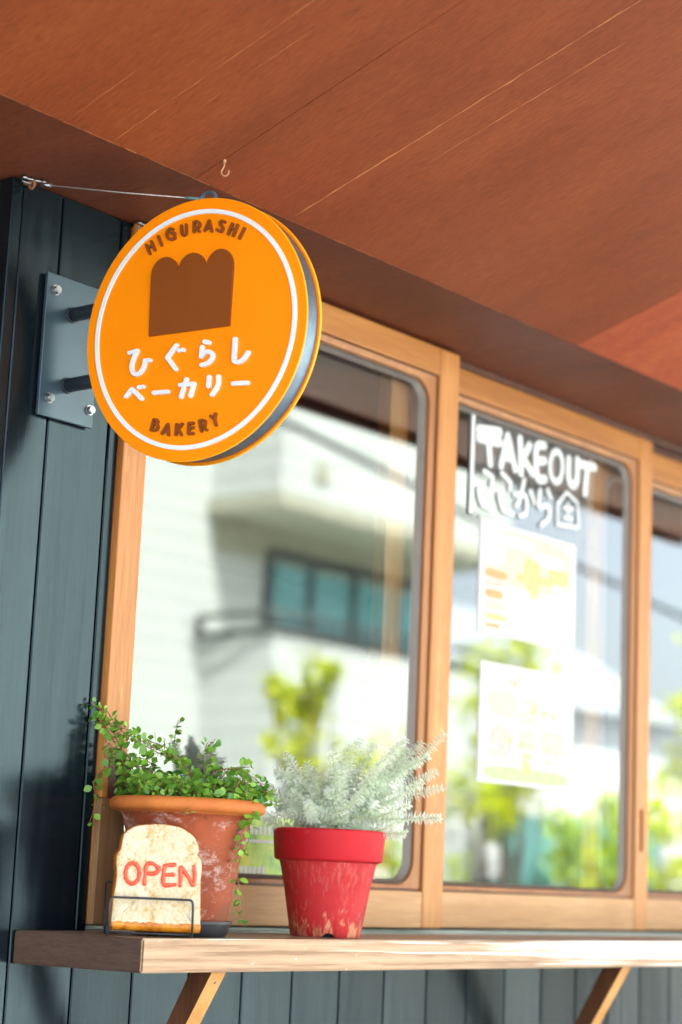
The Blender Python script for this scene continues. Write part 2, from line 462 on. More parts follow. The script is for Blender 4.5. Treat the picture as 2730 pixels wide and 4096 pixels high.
# traced lettering and plant stems (metres)
DATA_LOAF = [[-0.074,-0.0027],[0.0626,-0.0033],[0.0663,0.0832],[0.0619,0.0971],[0.0537,0.1054],[0.0457,0.1083],[0.0353,0.1063],[0.0255,0.0997],[0.0208,0.0925],[0.02,0.087],[0.0186,0.095],[0.0116,0.1027],[0.0021,0.1078],[-0.01,0.1086],[-0.0192,0.1034],[-0.0251,0.0974],[-0.0268,0.0874],[-0.0297,0.0969],[-0.0368,0.1046],[-0.0478,0.1084],[-0.0601,0.1077],[-0.0693,0.1009],[-0.0738,0.0901],[-0.074,0.0832]]
DATA_B1 = [[[-0.0856,0.1317],[-0.0787,0.1184]],[[-0.0767,0.1357],[-0.0699,0.1224]],[[-0.0821,0.1276],[-0.0736,0.1296]],[[-0.0649,0.1416],[-0.0585,0.128]],[[-0.0398,0.1488],[-0.0448,0.1498],[-0.0489,0.1467],[-0.0499,0.1417],[-0.0472,0.1367],[-0.0416,0.1339],[-0.0356,0.1351],[-0.0371,0.143],[-0.0426,0.1433]],[[-0.0251,0.1516],[-0.0241,0.1417],[-0.0224,0.1384],[-0.0199,0.1373],[-0.0169,0.1382],[-0.0162,0.1406],[-0.0169,0.152]],[[-0.0029,0.1398],[-0.0034,0.1536],[0.0023,0.1538],[0.0063,0.1502],[0.0056,0.1462],[-0.0015,0.1447]],[[-0.0009,0.1451],[0.0059,0.1393]],[[0.0155,0.1387],[0.0227,0.1524],[0.0269,0.1366]],[[0.0184,0.1424],[0.0255,0.1414]],[[0.049,0.1466],[0.0448,0.1486],[0.0413,0.1472],[0.0421,0.1431],[0.0458,0.139],[0.0448,0.1346],[0.0413,0.1341],[0.0364,0.1373]],[[0.0621,0.1422],[0.0556,0.1286]],[[0.071,0.139],[0.064,0.1249]],[[0.0594,0.1361],[0.0678,0.1329]],[[0.0824,0.1328],[0.0747,0.1194]]]
DATA_W = [[[-0.1077,-0.0236],[-0.094,-0.0219],[-0.098,-0.0292],[-0.1019,-0.0392],[-0.1022,-0.0469],[-0.0992,-0.053],[-0.0935,-0.0562],[-0.0874,-0.0542],[-0.0822,-0.0483],[-0.0797,-0.0414],[-0.0793,-0.0374],[-0.071,-0.0382]],[[-0.0254,-0.0212],[-0.0408,-0.0371],[-0.0254,-0.0553]],[[-0.0208,-0.029],[-0.0203,-0.029]],[[-0.0142,-0.0291],[-0.0138,-0.0291]],[[0.022,-0.0213],[0.0292,-0.0233]],[[0.0182,-0.0285],[0.0172,-0.0419],[0.0223,-0.0374],[0.029,-0.0362],[0.0351,-0.0394],[0.0361,-0.0451],[0.0311,-0.0509],[0.0245,-0.0534],[0.0185,-0.054]],[[0.0731,-0.0231],[0.0723,-0.0495],[0.0735,-0.054],[0.078,-0.0561],[0.0839,-0.0551],[0.0896,-0.0513],[0.0952,-0.0444]],[[-0.1101,-0.0861],[-0.1001,-0.0765],[-0.0832,-0.0919]],[[-0.0882,-0.0751],[-0.0878,-0.0751]],[[-0.0818,-0.0749],[-0.0814,-0.075]],[[-0.0617,-0.0856],[-0.0378,-0.0863]],[[-0.0064,-0.0718],[-0.0145,-0.0957]],[[-0.0167,-0.079],[0.0068,-0.0794],[0.0014,-0.0956]],[[0.032,-0.0724],[0.0315,-0.0853]],[[0.0474,-0.0733],[0.0473,-0.0821],[0.0446,-0.0893],[0.0375,-0.0974]],[[0.0721,-0.0855],[0.0952,-0.0865]]]
DATA_B2 = [[[-0.0601,-0.1239],[-0.0643,-0.1381]],[[-0.0601,-0.1239],[-0.0553,-0.1247],[-0.0534,-0.1274],[-0.0559,-0.1301],[-0.0616,-0.1299]],[[-0.0559,-0.1304],[-0.0531,-0.1336],[-0.0538,-0.1375],[-0.0577,-0.139],[-0.0643,-0.1381]],[[-0.0451,-0.1447],[-0.0356,-0.1325],[-0.034,-0.1475]],[[-0.0417,-0.1418],[-0.0347,-0.1427]],[[-0.0203,-0.1342],[-0.0214,-0.1485]],[[-0.0112,-0.1343],[-0.0195,-0.1422]],[[-0.0178,-0.1412],[-0.0122,-0.1493]],[[0.0074,-0.1344],[0.0001,-0.1345],[0.0003,-0.1489],[0.008,-0.1491]],[[0.0004,-0.141],[0.0077,-0.1409]],[[0.0216,-0.1471],[0.018,-0.1325],[0.0236,-0.1319],[0.0275,-0.1347],[0.0273,-0.1397],[0.0201,-0.1412]],[[0.0223,-0.1418],[0.0305,-0.146]],[[0.0366,-0.1273],[0.0427,-0.1325]],[[0.0445,-0.1248],[0.0432,-0.1325],[0.046,-0.1406]]]
DATA_VINE = [[[0.1438,-0.0773,0.1929],[0.1355,-0.0674,0.2217],[0.1252,-0.0551,0.2412],[0.1124,-0.0398,0.2643],[0.1016,-0.027,0.2932],[0.0924,-0.016,0.313],[0.0822,-0.0039,0.3263]],[[0.1414,-0.0744,0.1927],[0.1305,-0.0614,0.2287],[0.1156,-0.0437,0.2424],[0.1005,-0.0256,0.2635],[0.0928,-0.0165,0.2741]],[[0.1368,-0.0689,0.1906],[0.1209,-0.0499,0.2023],[0.1104,-0.0375,0.1961]],[[0.1769,-0.1167,0.1969],[0.1657,-0.1034,0.2421],[0.1506,-0.0854,0.2632],[0.1335,-0.065,0.2731],[0.1175,-0.0459,0.285],[0.1015,-0.0269,0.2951],[0.0911,-0.0145,0.3148]],[[0.1533,-0.0886,0.1935],[0.1396,-0.0722,0.2403],[0.1213,-0.0504,0.2502],[0.1094,-0.0362,0.2494],[0.0988,-0.0237,0.245]],[[0.1888,-0.1309,0.1977],[0.1995,-0.1437,0.2296],[0.2171,-0.1646,0.2382],[0.2353,-0.1863,0.2284],[0.2478,-0.2012,0.2109],[0.2531,-0.2075,0.1929]],[[0.2185,-0.1663,0.1979],[0.2307,-0.1809,0.2225],[0.2349,-0.1858,0.2045],[0.2378,-0.1893,0.1882],[0.2373,-0.1887,0.1681],[0.2333,-0.1839,0.146],[0.2283,-0.1779,0.1185],[0.2279,-0.1774,0.0967],[0.2298,-0.1798,0.0734],[0.2343,-0.185,0.0468],[0.2371,-0.1884,0.0148]],[[0.1296,-0.0603,0.1919],[0.1039,-0.0297,0.2379],[0.0925,-0.0161,0.2261],[0.0866,-0.0091,0.211],[0.0884,-0.0112,0.1965],[0.0914,-0.0148,0.1821],[0.0879,-0.0106,0.1672],[0.085,-0.0071,0.1524]],[[0.1769,-0.1167,0.1969],[0.1848,-0.126,0.2434],[0.181,-0.1216,0.28],[0.1834,-0.1244,0.3136]],[[0.2126,-0.1592,0.1975],[0.2237,-0.1725,0.2184],[0.2416,-0.1938,0.2178],[0.2458,-0.1988,0.1997]],[[0.2344,-0.1852,0.1843],[0.2362,-0.1874,0.1644],[0.237,-0.1883,0.1408],[0.2331,-0.1837,0.1152]],[[0.1948,-0.138,0.1963],[0.1891,-0.1312,0.2547],[0.1931,-0.136,0.2772]],[[0.2007,-0.1451,0.1967],[0.2113,-0.1577,0.2341],[0.2265,-0.1758,0.2425]]]
DATA_SIL = [[0.4394,-0.0671,0.2773],[0.4315,-0.0576,0.252],[0.4236,-0.0482,0.2269],[0.4209,-0.045,0.1754],[0.4149,-0.0379,0.1817],[0.4616,-0.0936,0.263],[0.4874,-0.1242,0.2782],[0.5144,-0.1564,0.3026],[0.503,-0.1428,0.2928],[0.529,-0.1739,0.2991],[0.5595,-0.2102,0.3056],[0.577,-0.231,0.3046],[0.5985,-0.2567,0.3196],[0.5925,-0.2495,0.2606],[0.5988,-0.257,0.2364],[0.5955,-0.2531,0.1871],[0.5628,-0.2142,0.1627],[0.5431,-0.1906,0.2618],[0.4966,-0.1353,0.2587],[0.4766,-0.1114,0.2483],[0.4522,-0.0824,0.2377],[0.5084,-0.1493,0.255],[0.5319,-0.1773,0.2431],[0.5647,-0.2164,0.2051],[0.5784,-0.2327,0.2417],[0.5833,-0.2385,0.2825],[0.4373,-0.0646,0.2055],[0.4492,-0.0788,0.1929],[0.4671,-0.1001,0.2253],[0.4831,-0.1192,0.2219],[0.5208,-0.1641,0.2245],[0.5467,-0.195,0.2307],[0.4418,-0.07,0.246],[0.5483,-0.1969,0.2846],[0.5703,-0.2231,0.2771],[0.5524,-0.2017,0.1754]]
DATA_TAKE = [[[1.0892,0.9524],[1.1565,0.9613]],[[1.0899,0.9374],[1.1574,0.9417]],[[1.1204,0.9351],[1.1289,0.8929]],[[1.1645,0.8961],[1.1845,0.9598],[1.2139,0.8979]],[[1.1733,0.917],[1.203,0.9171]],[[1.2277,0.9629],[1.2341,0.8941]],[[1.2619,0.9561],[1.2395,0.9262],[1.2745,0.9018]],[[1.3131,0.9665],[1.2858,0.9571],[1.2918,0.8972],[1.3194,0.8985]],[[1.2904,0.9304],[1.3178,0.9358]],[[1.383,0.9365],[1.3817,0.924],[1.3771,0.9128],[1.37,0.9045],[1.3613,0.9004],[1.3525,0.9012],[1.3449,0.9067],[1.3396,0.9159],[1.3374,0.9277],[1.3386,0.9401],[1.3431,0.9513],[1.3502,0.9596],[1.3588,0.9638],[1.3677,0.9631],[1.3754,0.9577],[1.3808,0.9484],[1.383,0.9365]],[[1.4055,0.957],[1.4071,0.9151],[1.4237,0.9041],[1.4377,0.9208],[1.438,0.9614]],[[1.4456,0.9548],[1.5046,0.9581]],[[1.475,0.9544],[1.4696,0.8964]],[[1.109,0.8739],[1.1366,0.8678],[1.1341,0.8521]],[[1.0919,0.8349],[1.1043,0.8089],[1.1396,0.8058]],[[1.1684,0.8815],[1.1987,0.868],[1.196,0.8541]],[[1.1608,0.8361],[1.175,0.8101],[1.208,0.8083]],[[1.2128,0.8475],[1.2529,0.851],[1.2544,0.8164],[1.2346,0.809]],[[1.2464,0.8828],[1.233,0.8435],[1.2205,0.8258]],[[1.2693,0.8637],[1.2838,0.8429]],[[1.3307,0.8769],[1.3417,0.8631]],[[1.3032,0.8719],[1.3011,0.8382],[1.3319,0.8456],[1.3363,0.8228],[1.3095,0.8025]],[[1.3683,0.8125],[1.3666,0.8557],[1.401,0.8859],[1.4413,0.8711],[1.4467,0.8198],[1.3683,0.8125]],[[1.3898,0.8519],[1.4237,0.8549]],[[1.4054,0.8637],[1.4044,0.8425]],[[1.3923,0.8324],[1.4209,0.8334]],[[1.4614,0.8162],[1.4681,0.8334],[1.4975,0.8384],[1.4981,0.8203]]]

# ------------------------------------------------------------------ mesh helpers
class MB:
    """collects faces of one mesh (world coordinates)"""
    def __init__(s):
        s.v, s.f, s.mi, s.sm = [], [], [], []
    def add(s, vs, fs, mi=0, smooth=False):
        o = len(s.v)
        s.v += [tuple(p) for p in vs]
        for f in fs:
            s.f.append(tuple(i + o for i in f))
            s.mi.append(mi)
            s.sm.append(smooth)
        return s
    def box(s, x0, x1, y0, y1, z0, z1, mi=0, mis=None):
        v = [(x0, y0, z0), (x1, y0, z0), (x1, y1, z0), (x0, y1, z0), (x0, y0, z1), (x1, y0, z1), (x1, y1, z1), (x0, y1, z1)]
        f = [(0, 3, 2, 1), (4, 5, 6, 7), (0, 1, 5, 4), (1, 2, 6, 5), (2, 3, 7, 6), (3, 0, 4, 7)]  # bottom top front right back left
        if mis is None:
            return s.add(v, f, mi)
        for ff, k in zip(f, mis):
            s.add(v, [ff], k)
        return s
    def bbox(s, x0, x1, y0, y1, z0, z1, bev=0.003, mi=0, seg=2):
        """bevelled box"""
        bm = bmesh.new()
        r = bmesh.ops.create_cube(bm, size=1)
        for q in bm.verts:
            q.co = Vector(((x0 + x1) / 2 + q.co.x * (x1 - x0), (y0 + y1) / 2 + q.co.y * (y1 - y0), (z0 + z1) / 2 + q.co.z * (z1 - z0)))
        bmesh.ops.bevel(bm, geom=bm.edges[:], offset=bev, segments=seg, affect='EDGES', profile=0.5)
        bm.verts.index_update()
        s.add([q.co for q in bm.verts], [[q.index for q in f.verts] for f in bm.faces], mi)
        bm.free()
        return s
    def tube(s, pts, r, n=8, mi=0, caps=True, r1=None, flat=None):
        pts = [Vector(p) for p in pts]
        if len(pts) < 2:
            return s
        rs = [r + (r1 - r) * i / (len(pts) - 1) for i in range(len(pts))] if r1 is not None else [r] * len(pts)
        vs, fs = [], []
        d = (pts[1] - pts[0]).normalized()
        a = Vector((0, 0, 1)) if abs(d.z) < 0.9 else Vector((1, 0, 0))
        a = (a - d * a.dot(d)).normalized()
        for i, p in enumerate(pts):
            if i == 0:
                d = pts[1] - p
            elif i == len(pts) - 1:
                d = p - pts[i - 1]
            else:
                d = (pts[i + 1] - p).normalized() + (p - pts[i - 1]).normalized()
            if d.length < 1e-9:
                d = Vector((0, 0, 1))
            d.normalize()
            a = (a - d * a.dot(d))
            if a.length < 1e-6:
                a = d.orthogonal()
            a.normalize()
            b = d.cross(a)
            for k in range(n):
                w = 2 * math.pi * k / n
                vs.append(p + (a * math.cos(w) + b * math.sin(w)) * rs[i])
        for i in range(len(pts) - 1):
            for k in range(n):
                fs.append((i * n + k, i * n + (k + 1) % n, (i + 1) * n + (k + 1) % n, (i + 1) * n + k))
        s.add(vs, fs, mi, True)
        if caps:
            o = len(s.v) - len(vs)
            s.f.append(tuple(o + k for k in reversed(range(n)))); s.mi.append(mi); s.sm.append(False)
            e = o + (len(pts) - 1) * n
            s.f.append(tuple(e + k for k in range(n))); s.mi.append(mi); s.sm.append(False)
        return s
    def lathe(s, c, prof, n=64, mi=0, mis=None):
        vs, fs = [], []
        for r, z in prof:
            for k in range(n):
                w = 2 * math.pi * k / n
                vs.append((c[0] + r * math.cos(w), c[1] + r * math.sin(w), c[2] + z))
        o = len(s.v)
        s.v += vs
        for i in range(len(prof) - 1):
            for k in range(n):
                s.f.append((o + i * n + k, o + i * n + (k + 1) % n, o + (i + 1) * n + (k + 1) % n, o + (i + 1) * n + k))
                s.mi.append(mis[i] if mis else mi)
                s.sm.append(True)
        return s
    def xform(s, M):
        s.v = [tuple(M @ Vector(p)) for p in s.v]
        return s
    def build(s, name, mats, parent=None, base=None, sharp=None):
        me = bpy.data.meshes.new(name)
        root = parent
        while root is not None and root.parent is not None:
            root = root.parent
        off = Vector(root.location) if root is not None else Vector(base if base is not None else (0, 0, 0))
        me.from_pydata([Vector(p) - off for p in s.v], [], s.f)
        me.polygons.foreach_set('material_index', s.mi)
        me.polygons.foreach_set('use_smooth', s.sm)
        for mm in (mats if isinstance(mats, (list, tuple)) else [mats]):
            me.materials.append(mm)
        me.validate()
        me.update()
        if sharp:
            try:
                me.set_sharp_from_angle(angle=rad(sharp))
            except Exception:
                pass
        o = bpy.data.objects.new(name, me)
        COL.objects.link(o)
        if parent is not None:
            o.parent = parent
        else:
            o.location = off
        return o

def tag(o, label=None, cat=None, group=None, kind=None):
    if label: o['label'] = label
    if cat: o['category'] = cat
    if group: o['group'] = group
    if kind: o['kind'] = kind
    return o

def thing(name, loc, label, cat, group=None):
    o = bpy.data.objects.new(name, None)
    o.empty_display_size = 0.05
    o.location = loc
    COL.objects.link(o)
    return tag(o, label, cat, group)

def resample(pts, step):
    pts = [Vector(p) for p in pts]
    outp = [pts[0]]
    for a, b in zip(pts, pts[1:]):
        n = max(1, int(math.ceil((b - a).length / step)))
        for i in range(1, n + 1):
            outp.append(a.lerp(b, i / n))
    return outp

def smooth_path(pts, sub=6):
    """Catmull-Rom"""
    P = [Vector(p) for p in pts]
    if len(P) < 3:
        return resample(P, max(1e-4, (P[0] - P[-1]).length / sub))
    o = []
    for i in range(len(P) - 1):
        p0, p1, p2, p3 = P[max(i - 1, 0)], P[i], P[i + 1], P[min(i + 2, len(P) - 1)]
        for k in range(sub):
            t = k / sub
            o.append(0.5 * ((2 * p1) + (p2 - p0) * t + (2 * p0 - 5 * p1 + 4 * p2 - p3) * t * t + (3 * p1 - p0 - 3 * p2 + p3) * t ** 3))
    o.append(P[-1])
    return o

def ribbon(mb, pts2, w, h, to3, mi=0, n_cap=6, bev=0.25):
    """raised flat stroke with round ends along 2-D points; to3(u, v, height) -> world"""
    P = [Vector((p[0], p[1])) for p in pts2]
    if (P[0] - P[-1]).length < 1e-7 and len(P) == 2:
        P[1] = P[0] + Vector((1e-4, 0))
    hw = w / 2
    L, Rt = [], []
    for i, p in enumerate(P):
        if i == 0: d = P[1] - p
        elif i == len(P) - 1: d = p - P[i - 1]
        else: d = (P[i + 1] - p).normalized() + (p - P[i - 1]).normalized()
        if d.length < 1e-9: d = P[min(i + 1, len(P) - 1)] - P[max(i - 1, 0)]
        d = d.normalized() if d.length > 0 else Vector((1, 0))
        nrm = Vector((-d.y, d.x))
        k = 1.0
        if 0 < i < len(P) - 1:
            e = (p - P[i - 1]).normalized()
            cc = abs(Vector((-e.y, e.x)).dot(nrm))
            k = min(1.45, 1 / max(cc, 0.3))
        L.append(p + nrm * hw * k)
        Rt.append(p - nrm * hw * k)
    d0 = (P[0] - P[1]).normalized()
    d1 = (P[-1] - P[-2]).normalized()
    def cap(c, d, n):
        a = Vector((-d.y, d.x))
        return [c + (a * math.cos(x) + d * math.sin(x)) * hw for x in [math.pi * (j) / n for j in range(1, n)]]
    # d1 cap from left side of travel to right side
    capE = cap(P[-1], d1, n_cap)
    capS = cap(P[0], d0, n_cap)
    n = len(P)
    vs = [to3(q.x, q.y, 0) for q in L] + [to3(q.x, q.y, 0) for q in Rt] + [to3(q.x, q.y, 0) for q in capE] + [to3(q.x, q.y, 0) for q in capS]
    tot = len(vs)
    loop = list(range(n)) + [2 * n + j for j in range(len(capE))] + [n + j for j in reversed(range(n))] + [2 * n + len(capE) + j for j in range(len(capS))]
    all2 = L + Rt + capE + capS
    # centre for inset: shift outline towards nearest centreline point
    ctr = [P[i] for i in range(n)] * 2 + [P[-1]] * len(capE) + [P[0]] * len(capS)
    ins = bev
    vs += [to3(q.x, q.y, h * (1 - ins)) for q in all2]
    vs += [to3(*(q.lerp(c, ins * 0.55)), h) for q, c in zip(all2, ctr)]
    fs = []
    m_ = len(loop)
    for lv in (0, 1):
        for j in range(m_):
            a, b = loop[j], loop[(j + 1) % m_]
            fs.append((a + lv * tot, b + lv * tot, b + (lv + 1) * tot, a + (lv + 1) * tot))
    T = 2 * tot
    for i in range(n - 1):
        fs.append((T + i, T + i + 1, T + n + i + 1, T + n + i))
    fs.append(tuple([T + n - 1] + [T + 2 * n + j for j in range(len(capE))] + [T + 2 * n - 1]))
    fs.append(tuple([T + n] + [T + 2 * n + len(capE) + j for j in range(len(capS))] + [T]))
    mb.add(vs, fs, mi)

def add_leaf(mb, p, d, up, L, W, cup=0.25, mi=0):
    """leaf blade: midrib + two sides, 4 cross sections"""
    d = d.normalized()
    s = d.cross(up)
    if s.length < 1e-4:
        s = d.orthogonal()
    s.normalize()
    n = s.cross(d).normalized()
    prof = [(0.0, 0.06), (0.28, 0.86), (0.58, 1.0), (0.85, 0.55), (1.0, 0.04)]
    vs = []
    for t, w in prof:
        c = p + d * (L * t) - n * (L * cup * 0.6 * t * t)
        vs += [c + s * (W / 2 * w) + n * (W * cup * w * 0.5), c, c - s * (W / 2 * w) + n * (W * cup * w * 0.5)]
    fs = []
    for i in range(len(prof) - 1):
        a = i * 3
        fs += [(a, a + 1, a + 4, a + 3), (a + 1, a + 2, a + 5, a + 4)]
    mb.add(vs, fs, mi, True)

def rvec(r=rng):
    while True:
        v = Vector((r.uniform(-1, 1), r.uniform(-1, 1), r.uniform(-1, 1)))
        if 0.05 < v.length < 1:
            return v.normalized()

GZ = -1.02          # ground level (shelf top is z = 0)
GW = 0.060          # mean depth of wall build-up

# ------------------------------------------------------------------ ground, road
mb = MB(); mb.add([(-120, -120, GZ - .13), (120, -120, GZ - .13), (120, 120, GZ - .13), (-120, 120, GZ - .13)], [(0, 1, 2, 3)])
tag(mb.build('ground', plain("ground_asphalt", (0.17, 0.165, 0.155), 0.9, var=0.15, vscale=3, bmp=0.3)), kind='structure')
mb = MB(); mb.box(-60, 60, -2.1, 6, GZ - .2, GZ)
tag(mb.build('pavement', plain("concrete_paving", (0.46, 0.465, 0.45), 0.85, var=0.12, vscale=4, bmp=0.2)), kind='structure')
mb = MB(); mb.box(-60, 60, -12.0, -4.9, GZ - .2, GZ + 0.01)
tag(mb.build('pavement', plain("pale_forecourt", (0.50, 0.505, 0.49), 0.85, var=0.12, vscale=4, bmp=0.2)), kind='structure')
mb = MB(); mb.box(-60, 60, -4.8, -4.68, GZ - .2, GZ - .122); mb.box(-60, 60, -2.35, -2.25, GZ - .2, GZ - .122)
tag(mb.build('road_marking', plain("white_road_paint", (0.75, 0.75, 0.72), 0.7)), kind='structure')

# ------------------------------------------------------------------ the shop
shop = thing('shop_building', (0, 0, GZ), "dark board shop front with honey coloured sliding windows under a red brown plywood eave", 'shop')
WX0, WX1 = -0.141, 4.5           # façade extent
JX = 0.101                       # left jamb
mb = MB()
def plank(x0, x1, z0, z1, y0=0.0, y1=0.022, g=0.0017):
    mb.bbox(x0 + g, x1 - g, y0, y1, z0, z1, 0.0016, 0, 1)
edges = [-0.120, -0.041] 
ZT = 1.0665
mb.bbox(WX0, -0.1205, -0.001, 0.03, GZ, ZT, 0.002)
xs = [-0.1195, -0.0415, 0.0785]
for a, b in zip(xs, xs[1:]):
    plank(a, b, GZ, ZT)
plank(0.0785, JX, 0.0, ZT)
x = 0.0785
while x < WX1:
    plank(x, x + 0.1198, GZ, -0.004)
    x += 0.1198
mb.box(WX0 + 0.002, WX1, 0.0225, 0.04, GZ, -0.006, 1)
mb.box(WX0 + 0.002, JX, 0.0225, 0.04, -0.006, ZT, 1)
mb.build('board_cladding', [MAT['clad'], MAT['gap']], shop)
# side wall of the shop going back from the corner
mb = MB()
y = 0.0305
while y < 3.2:
    mb.bbox(WX0 + 0.001, WX0 + 0.022, y + 0.0015, y + 0.1185, GZ, ZT, 0.0016, 0, 1)
    y += 0.12
mb.build('side_cladding', [MAT['clad']], shop)

# eave: flat strip next to the wall, then boards sloping up and out
TN = math.tan(rad(17.2))
YE = -0.213; ZE = 1.068; YO = -1.45
def sz(y): return ZE + TN * (YE - y)
def sloped(x0, x1, th=0.012, name='soffit_panel', mat='soffit', dz=0.0, label=None):
    g = 0.0006
    vs = [(x0 + g, YE, ZE + dz), (x1 - g, YE, ZE + dz), (x1 - g, YO, sz(YO) + dz), (x0 + g, YO, sz(YO) + dz)]
    vs += [(a, b, c + th) for a, b, c in vs]
    q = MB().add(vs, [(0, 1, 2, 3)[::-1], (4, 5, 6, 7), (0, 4, 5, 1)[::-1], (1, 5, 6, 2)[::-1], (2, 6, 7, 3)[::-1], (3, 7, 4, 0)[::-1]])
    o = q.build(name, MAT[mat], shop)
    if label: o['label'] = label
    return o
sloped(-1.05, 0.016)
sloped(0.016, 1.029)
sloped(1.029, 4.6, mat='soffit_red', dz=0.0012, label="redder newer plywood panel at the right of the eave")
def flat_in(x0, x1, y0=YE + 0.0008, y1=0.045, mat='soffit_in', z=ZE):
    q = MB().box(x0 + .0005, x1 - .0005, y0, y1, z, z + 0.012)
    return q.build('inner_soffit', MAT[mat], shop)
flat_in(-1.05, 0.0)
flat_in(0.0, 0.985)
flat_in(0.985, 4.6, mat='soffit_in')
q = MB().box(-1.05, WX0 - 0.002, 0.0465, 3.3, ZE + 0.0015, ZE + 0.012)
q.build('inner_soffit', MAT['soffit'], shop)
# pale raw veneer showing at scuffs along the grain and on the fold
rs = random.Random(3)
mb = MB()
def scuff(x0, ya, yb, w, drift=0.0, gap=0.3):
    """chain of slivers along the slope"""
    y = ya
    while y > yb:
        L = rs.uniform(0.04, 0.16)
        ww = w * rs.uniform(0.45, 1.0)
        n = 5
        vs = []
        for i in range(n + 1):
            t = i / n
            yy = y - L * t
            xx = x0 + drift * (ya - yy) + rs.uniform(-0.0007, 0.0007)
            h = ww * math.sin(math.pi * min(max(t, 0.03), 0.97)) * rs.uniform(0.6, 1) / 2
            vs += [(xx - h, yy, sz(yy) - 0.0005), (xx + h, yy, sz(yy) - 0.0005)]
        fs = [(2 * i, 2 * i + 2, 2 * i + 3, 2 * i + 1) for i in range(n)]
        mb.add(vs, fs)
        y -= L * rs.uniform(0.72, 1 + gap)
scuff(0.2215, -0.222, -0.90, 0.0046, -0.002, -0.15)
scuff(0.285, -0.42, -0.70, 0.0026, 0, 0.0)
scuff(-0.150, -0.222, -0.52, 0.0019, 0, 0.1)
scuff(-0.236, -0.222, -0.27, 0.0014, 0, 0.5)
scuff(-0.105, -0.33, -0.42, 0.0010, 0, 1.0)
scuff(0.094, -0.45, -0.5, 0.0009, 0, 1.2)
scuff(0.60, -0.9, -1.05, 0.003, 0, 0.8)
# fold line
x = -0.55
while x < 1.02:
    L = rs.uniform(0.01, 0.06)
    w = rs.uniform(0.0006, 0.0022) * (1.0 if x < -0.05 else 0.6)
    if rs.random() < (0.92 if x < 0 else 0.62):
        mb.add([(x, YE - 0.0002, ZE - 0.0006), (x + L, YE - 0.0002, ZE - 0.0006), (x + L * .9, YE - w - .0004, sz(YE - w) - 0.0007), (x + L * .1, YE - w - .0004, sz(YE - w) - 0.0007)], [(0, 1, 2, 3)])
    x += L * rs.uniform(0.9, 1.15)
mb.build('scuffed_veneer', MAT['scuff'], shop)
# board end of the eave, roof above
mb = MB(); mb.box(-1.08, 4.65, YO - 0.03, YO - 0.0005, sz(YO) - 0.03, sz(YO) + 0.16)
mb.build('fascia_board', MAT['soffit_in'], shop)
mb = MB()
zr = sz(YO) + 0.165
mb.add([(-1.1, YO - 0.06, zr), (4.7, YO - 0.06, zr), (4.7, 3.6, zr + 0.9), (-1.1, 3.6, zr + 0.9), (-1.1, YO - 0.06, zr + 0.05), (4.7, YO - 0.06, zr + 0.05), (4.7, 3.6, zr + 0.95), (-1.1, 3.6, zr + 0.95)],
       [(3, 2, 1, 0), (4, 5, 6, 7), (0, 1, 5, 4), (1, 2, 6, 5), (2, 3, 7, 6), (3, 0, 4, 7)])
mb.build('roof', plain("dark_roof_sheet", (0.06, 0.06, 0.065), 0.5), shop)
# interior shell
dk = plain("interior_plaster", (0.10, 0.085, 0.075), 0.9)
mb = MB()
mb.box(WX0 + 0.03, WX1, 3.1, 3.2, GZ, 2.0)
mb.box(WX1, WX1 + 0.1, 0.0, 3.2, GZ, 2.0)
mb.box(WX0 + 0.023, WX0 + 0.06, 0.041, 3.1, GZ, 1.6)
mb.box(WX0 + 0.061, WX1 - 0.001, 0.15, 3.099, 1.28, 1.30)
mb.build('interior_wall', dk, shop)
mb = MB(); mb.box(WX0 + 0.061, WX1 - 0.001, 0.042, 3.099, GZ + .001, GZ + 0.03)
mb.build('interior_floor', plain("interior_floor", (0.08, 0.06, 0.045), 0.6), shop)

# window frame: jamb, head, sill
HEAD = 1.062
mb = MB()
mb.bbox(JX, 0.1490, -0.012, -0.0008, 0.190, HEAD + .004, 0.0015)
mb.build('window_jamb', MAT['frame'], shop)
mb = MB()
mb.bbox(JX, 0.1515, -0.0125, -0.0008, 0.0095, 0.1895, 0.0012)
mb.box(0.1130, 0.1345, -0.0128, -0.0119, 0.190, 0.262, 1)
o = mb.build('window_jamb', [MAT['frame_old'], MAT['groove']], shop)
o['label'] = "darker weathered foot of the left jamb"
mb = MB()
mb.box(JX, WX1, 0.0325, 0.034, 1.056, 1.0675)
mb.box(JX, WX1, 0.0675, 0.069, 1.050, 1.0675)
mb.box(JX, WX1, 0.1035, 0.115, 1.045, 1.28)
mb.build('head_track', MAT['groove'], shop)
mb = MB()
mb.box(JX, WX1, 0.0, 0.115, -0.0035, 0.0015)
mb.box(JX, WX1, 0.031, 0.034, 0.0016, 0.006)
mb.build('sill_track', plain("sill_metal", (0.30, 0.33, 0.31), 0.45, 0.3), shop)

def rounded_rect(x0, x1, z0, z1, r, n=8):
    pts = []
    for cx, cz, a0 in ((x1 - r, z1 - r, 0), (x0 + r, z1 - r, 90), (x0 + r, z0 + r, 180), (x1 - r, z0 + r, 270)):
        for k in range(n + 1):
            a = rad(a0 + 90 * k / n)
            pts.append((cx + r * math.cos(a), cz + r * math.sin(a)))
    return pts
def loop_strip(mb, A, ya, B, yb, mi=0, smooth=False):
    n = len(A)
    vs = [(p[0], ya, p[1]) for p in A] + [(p[0], yb, p[1]) for p in B]
    fs = [(i, (i + 1) % n, n + (i + 1) % n, n + i) for i in range(n)]
    mb.add(vs, [f[::-1] for f in fs], mi, smooth)

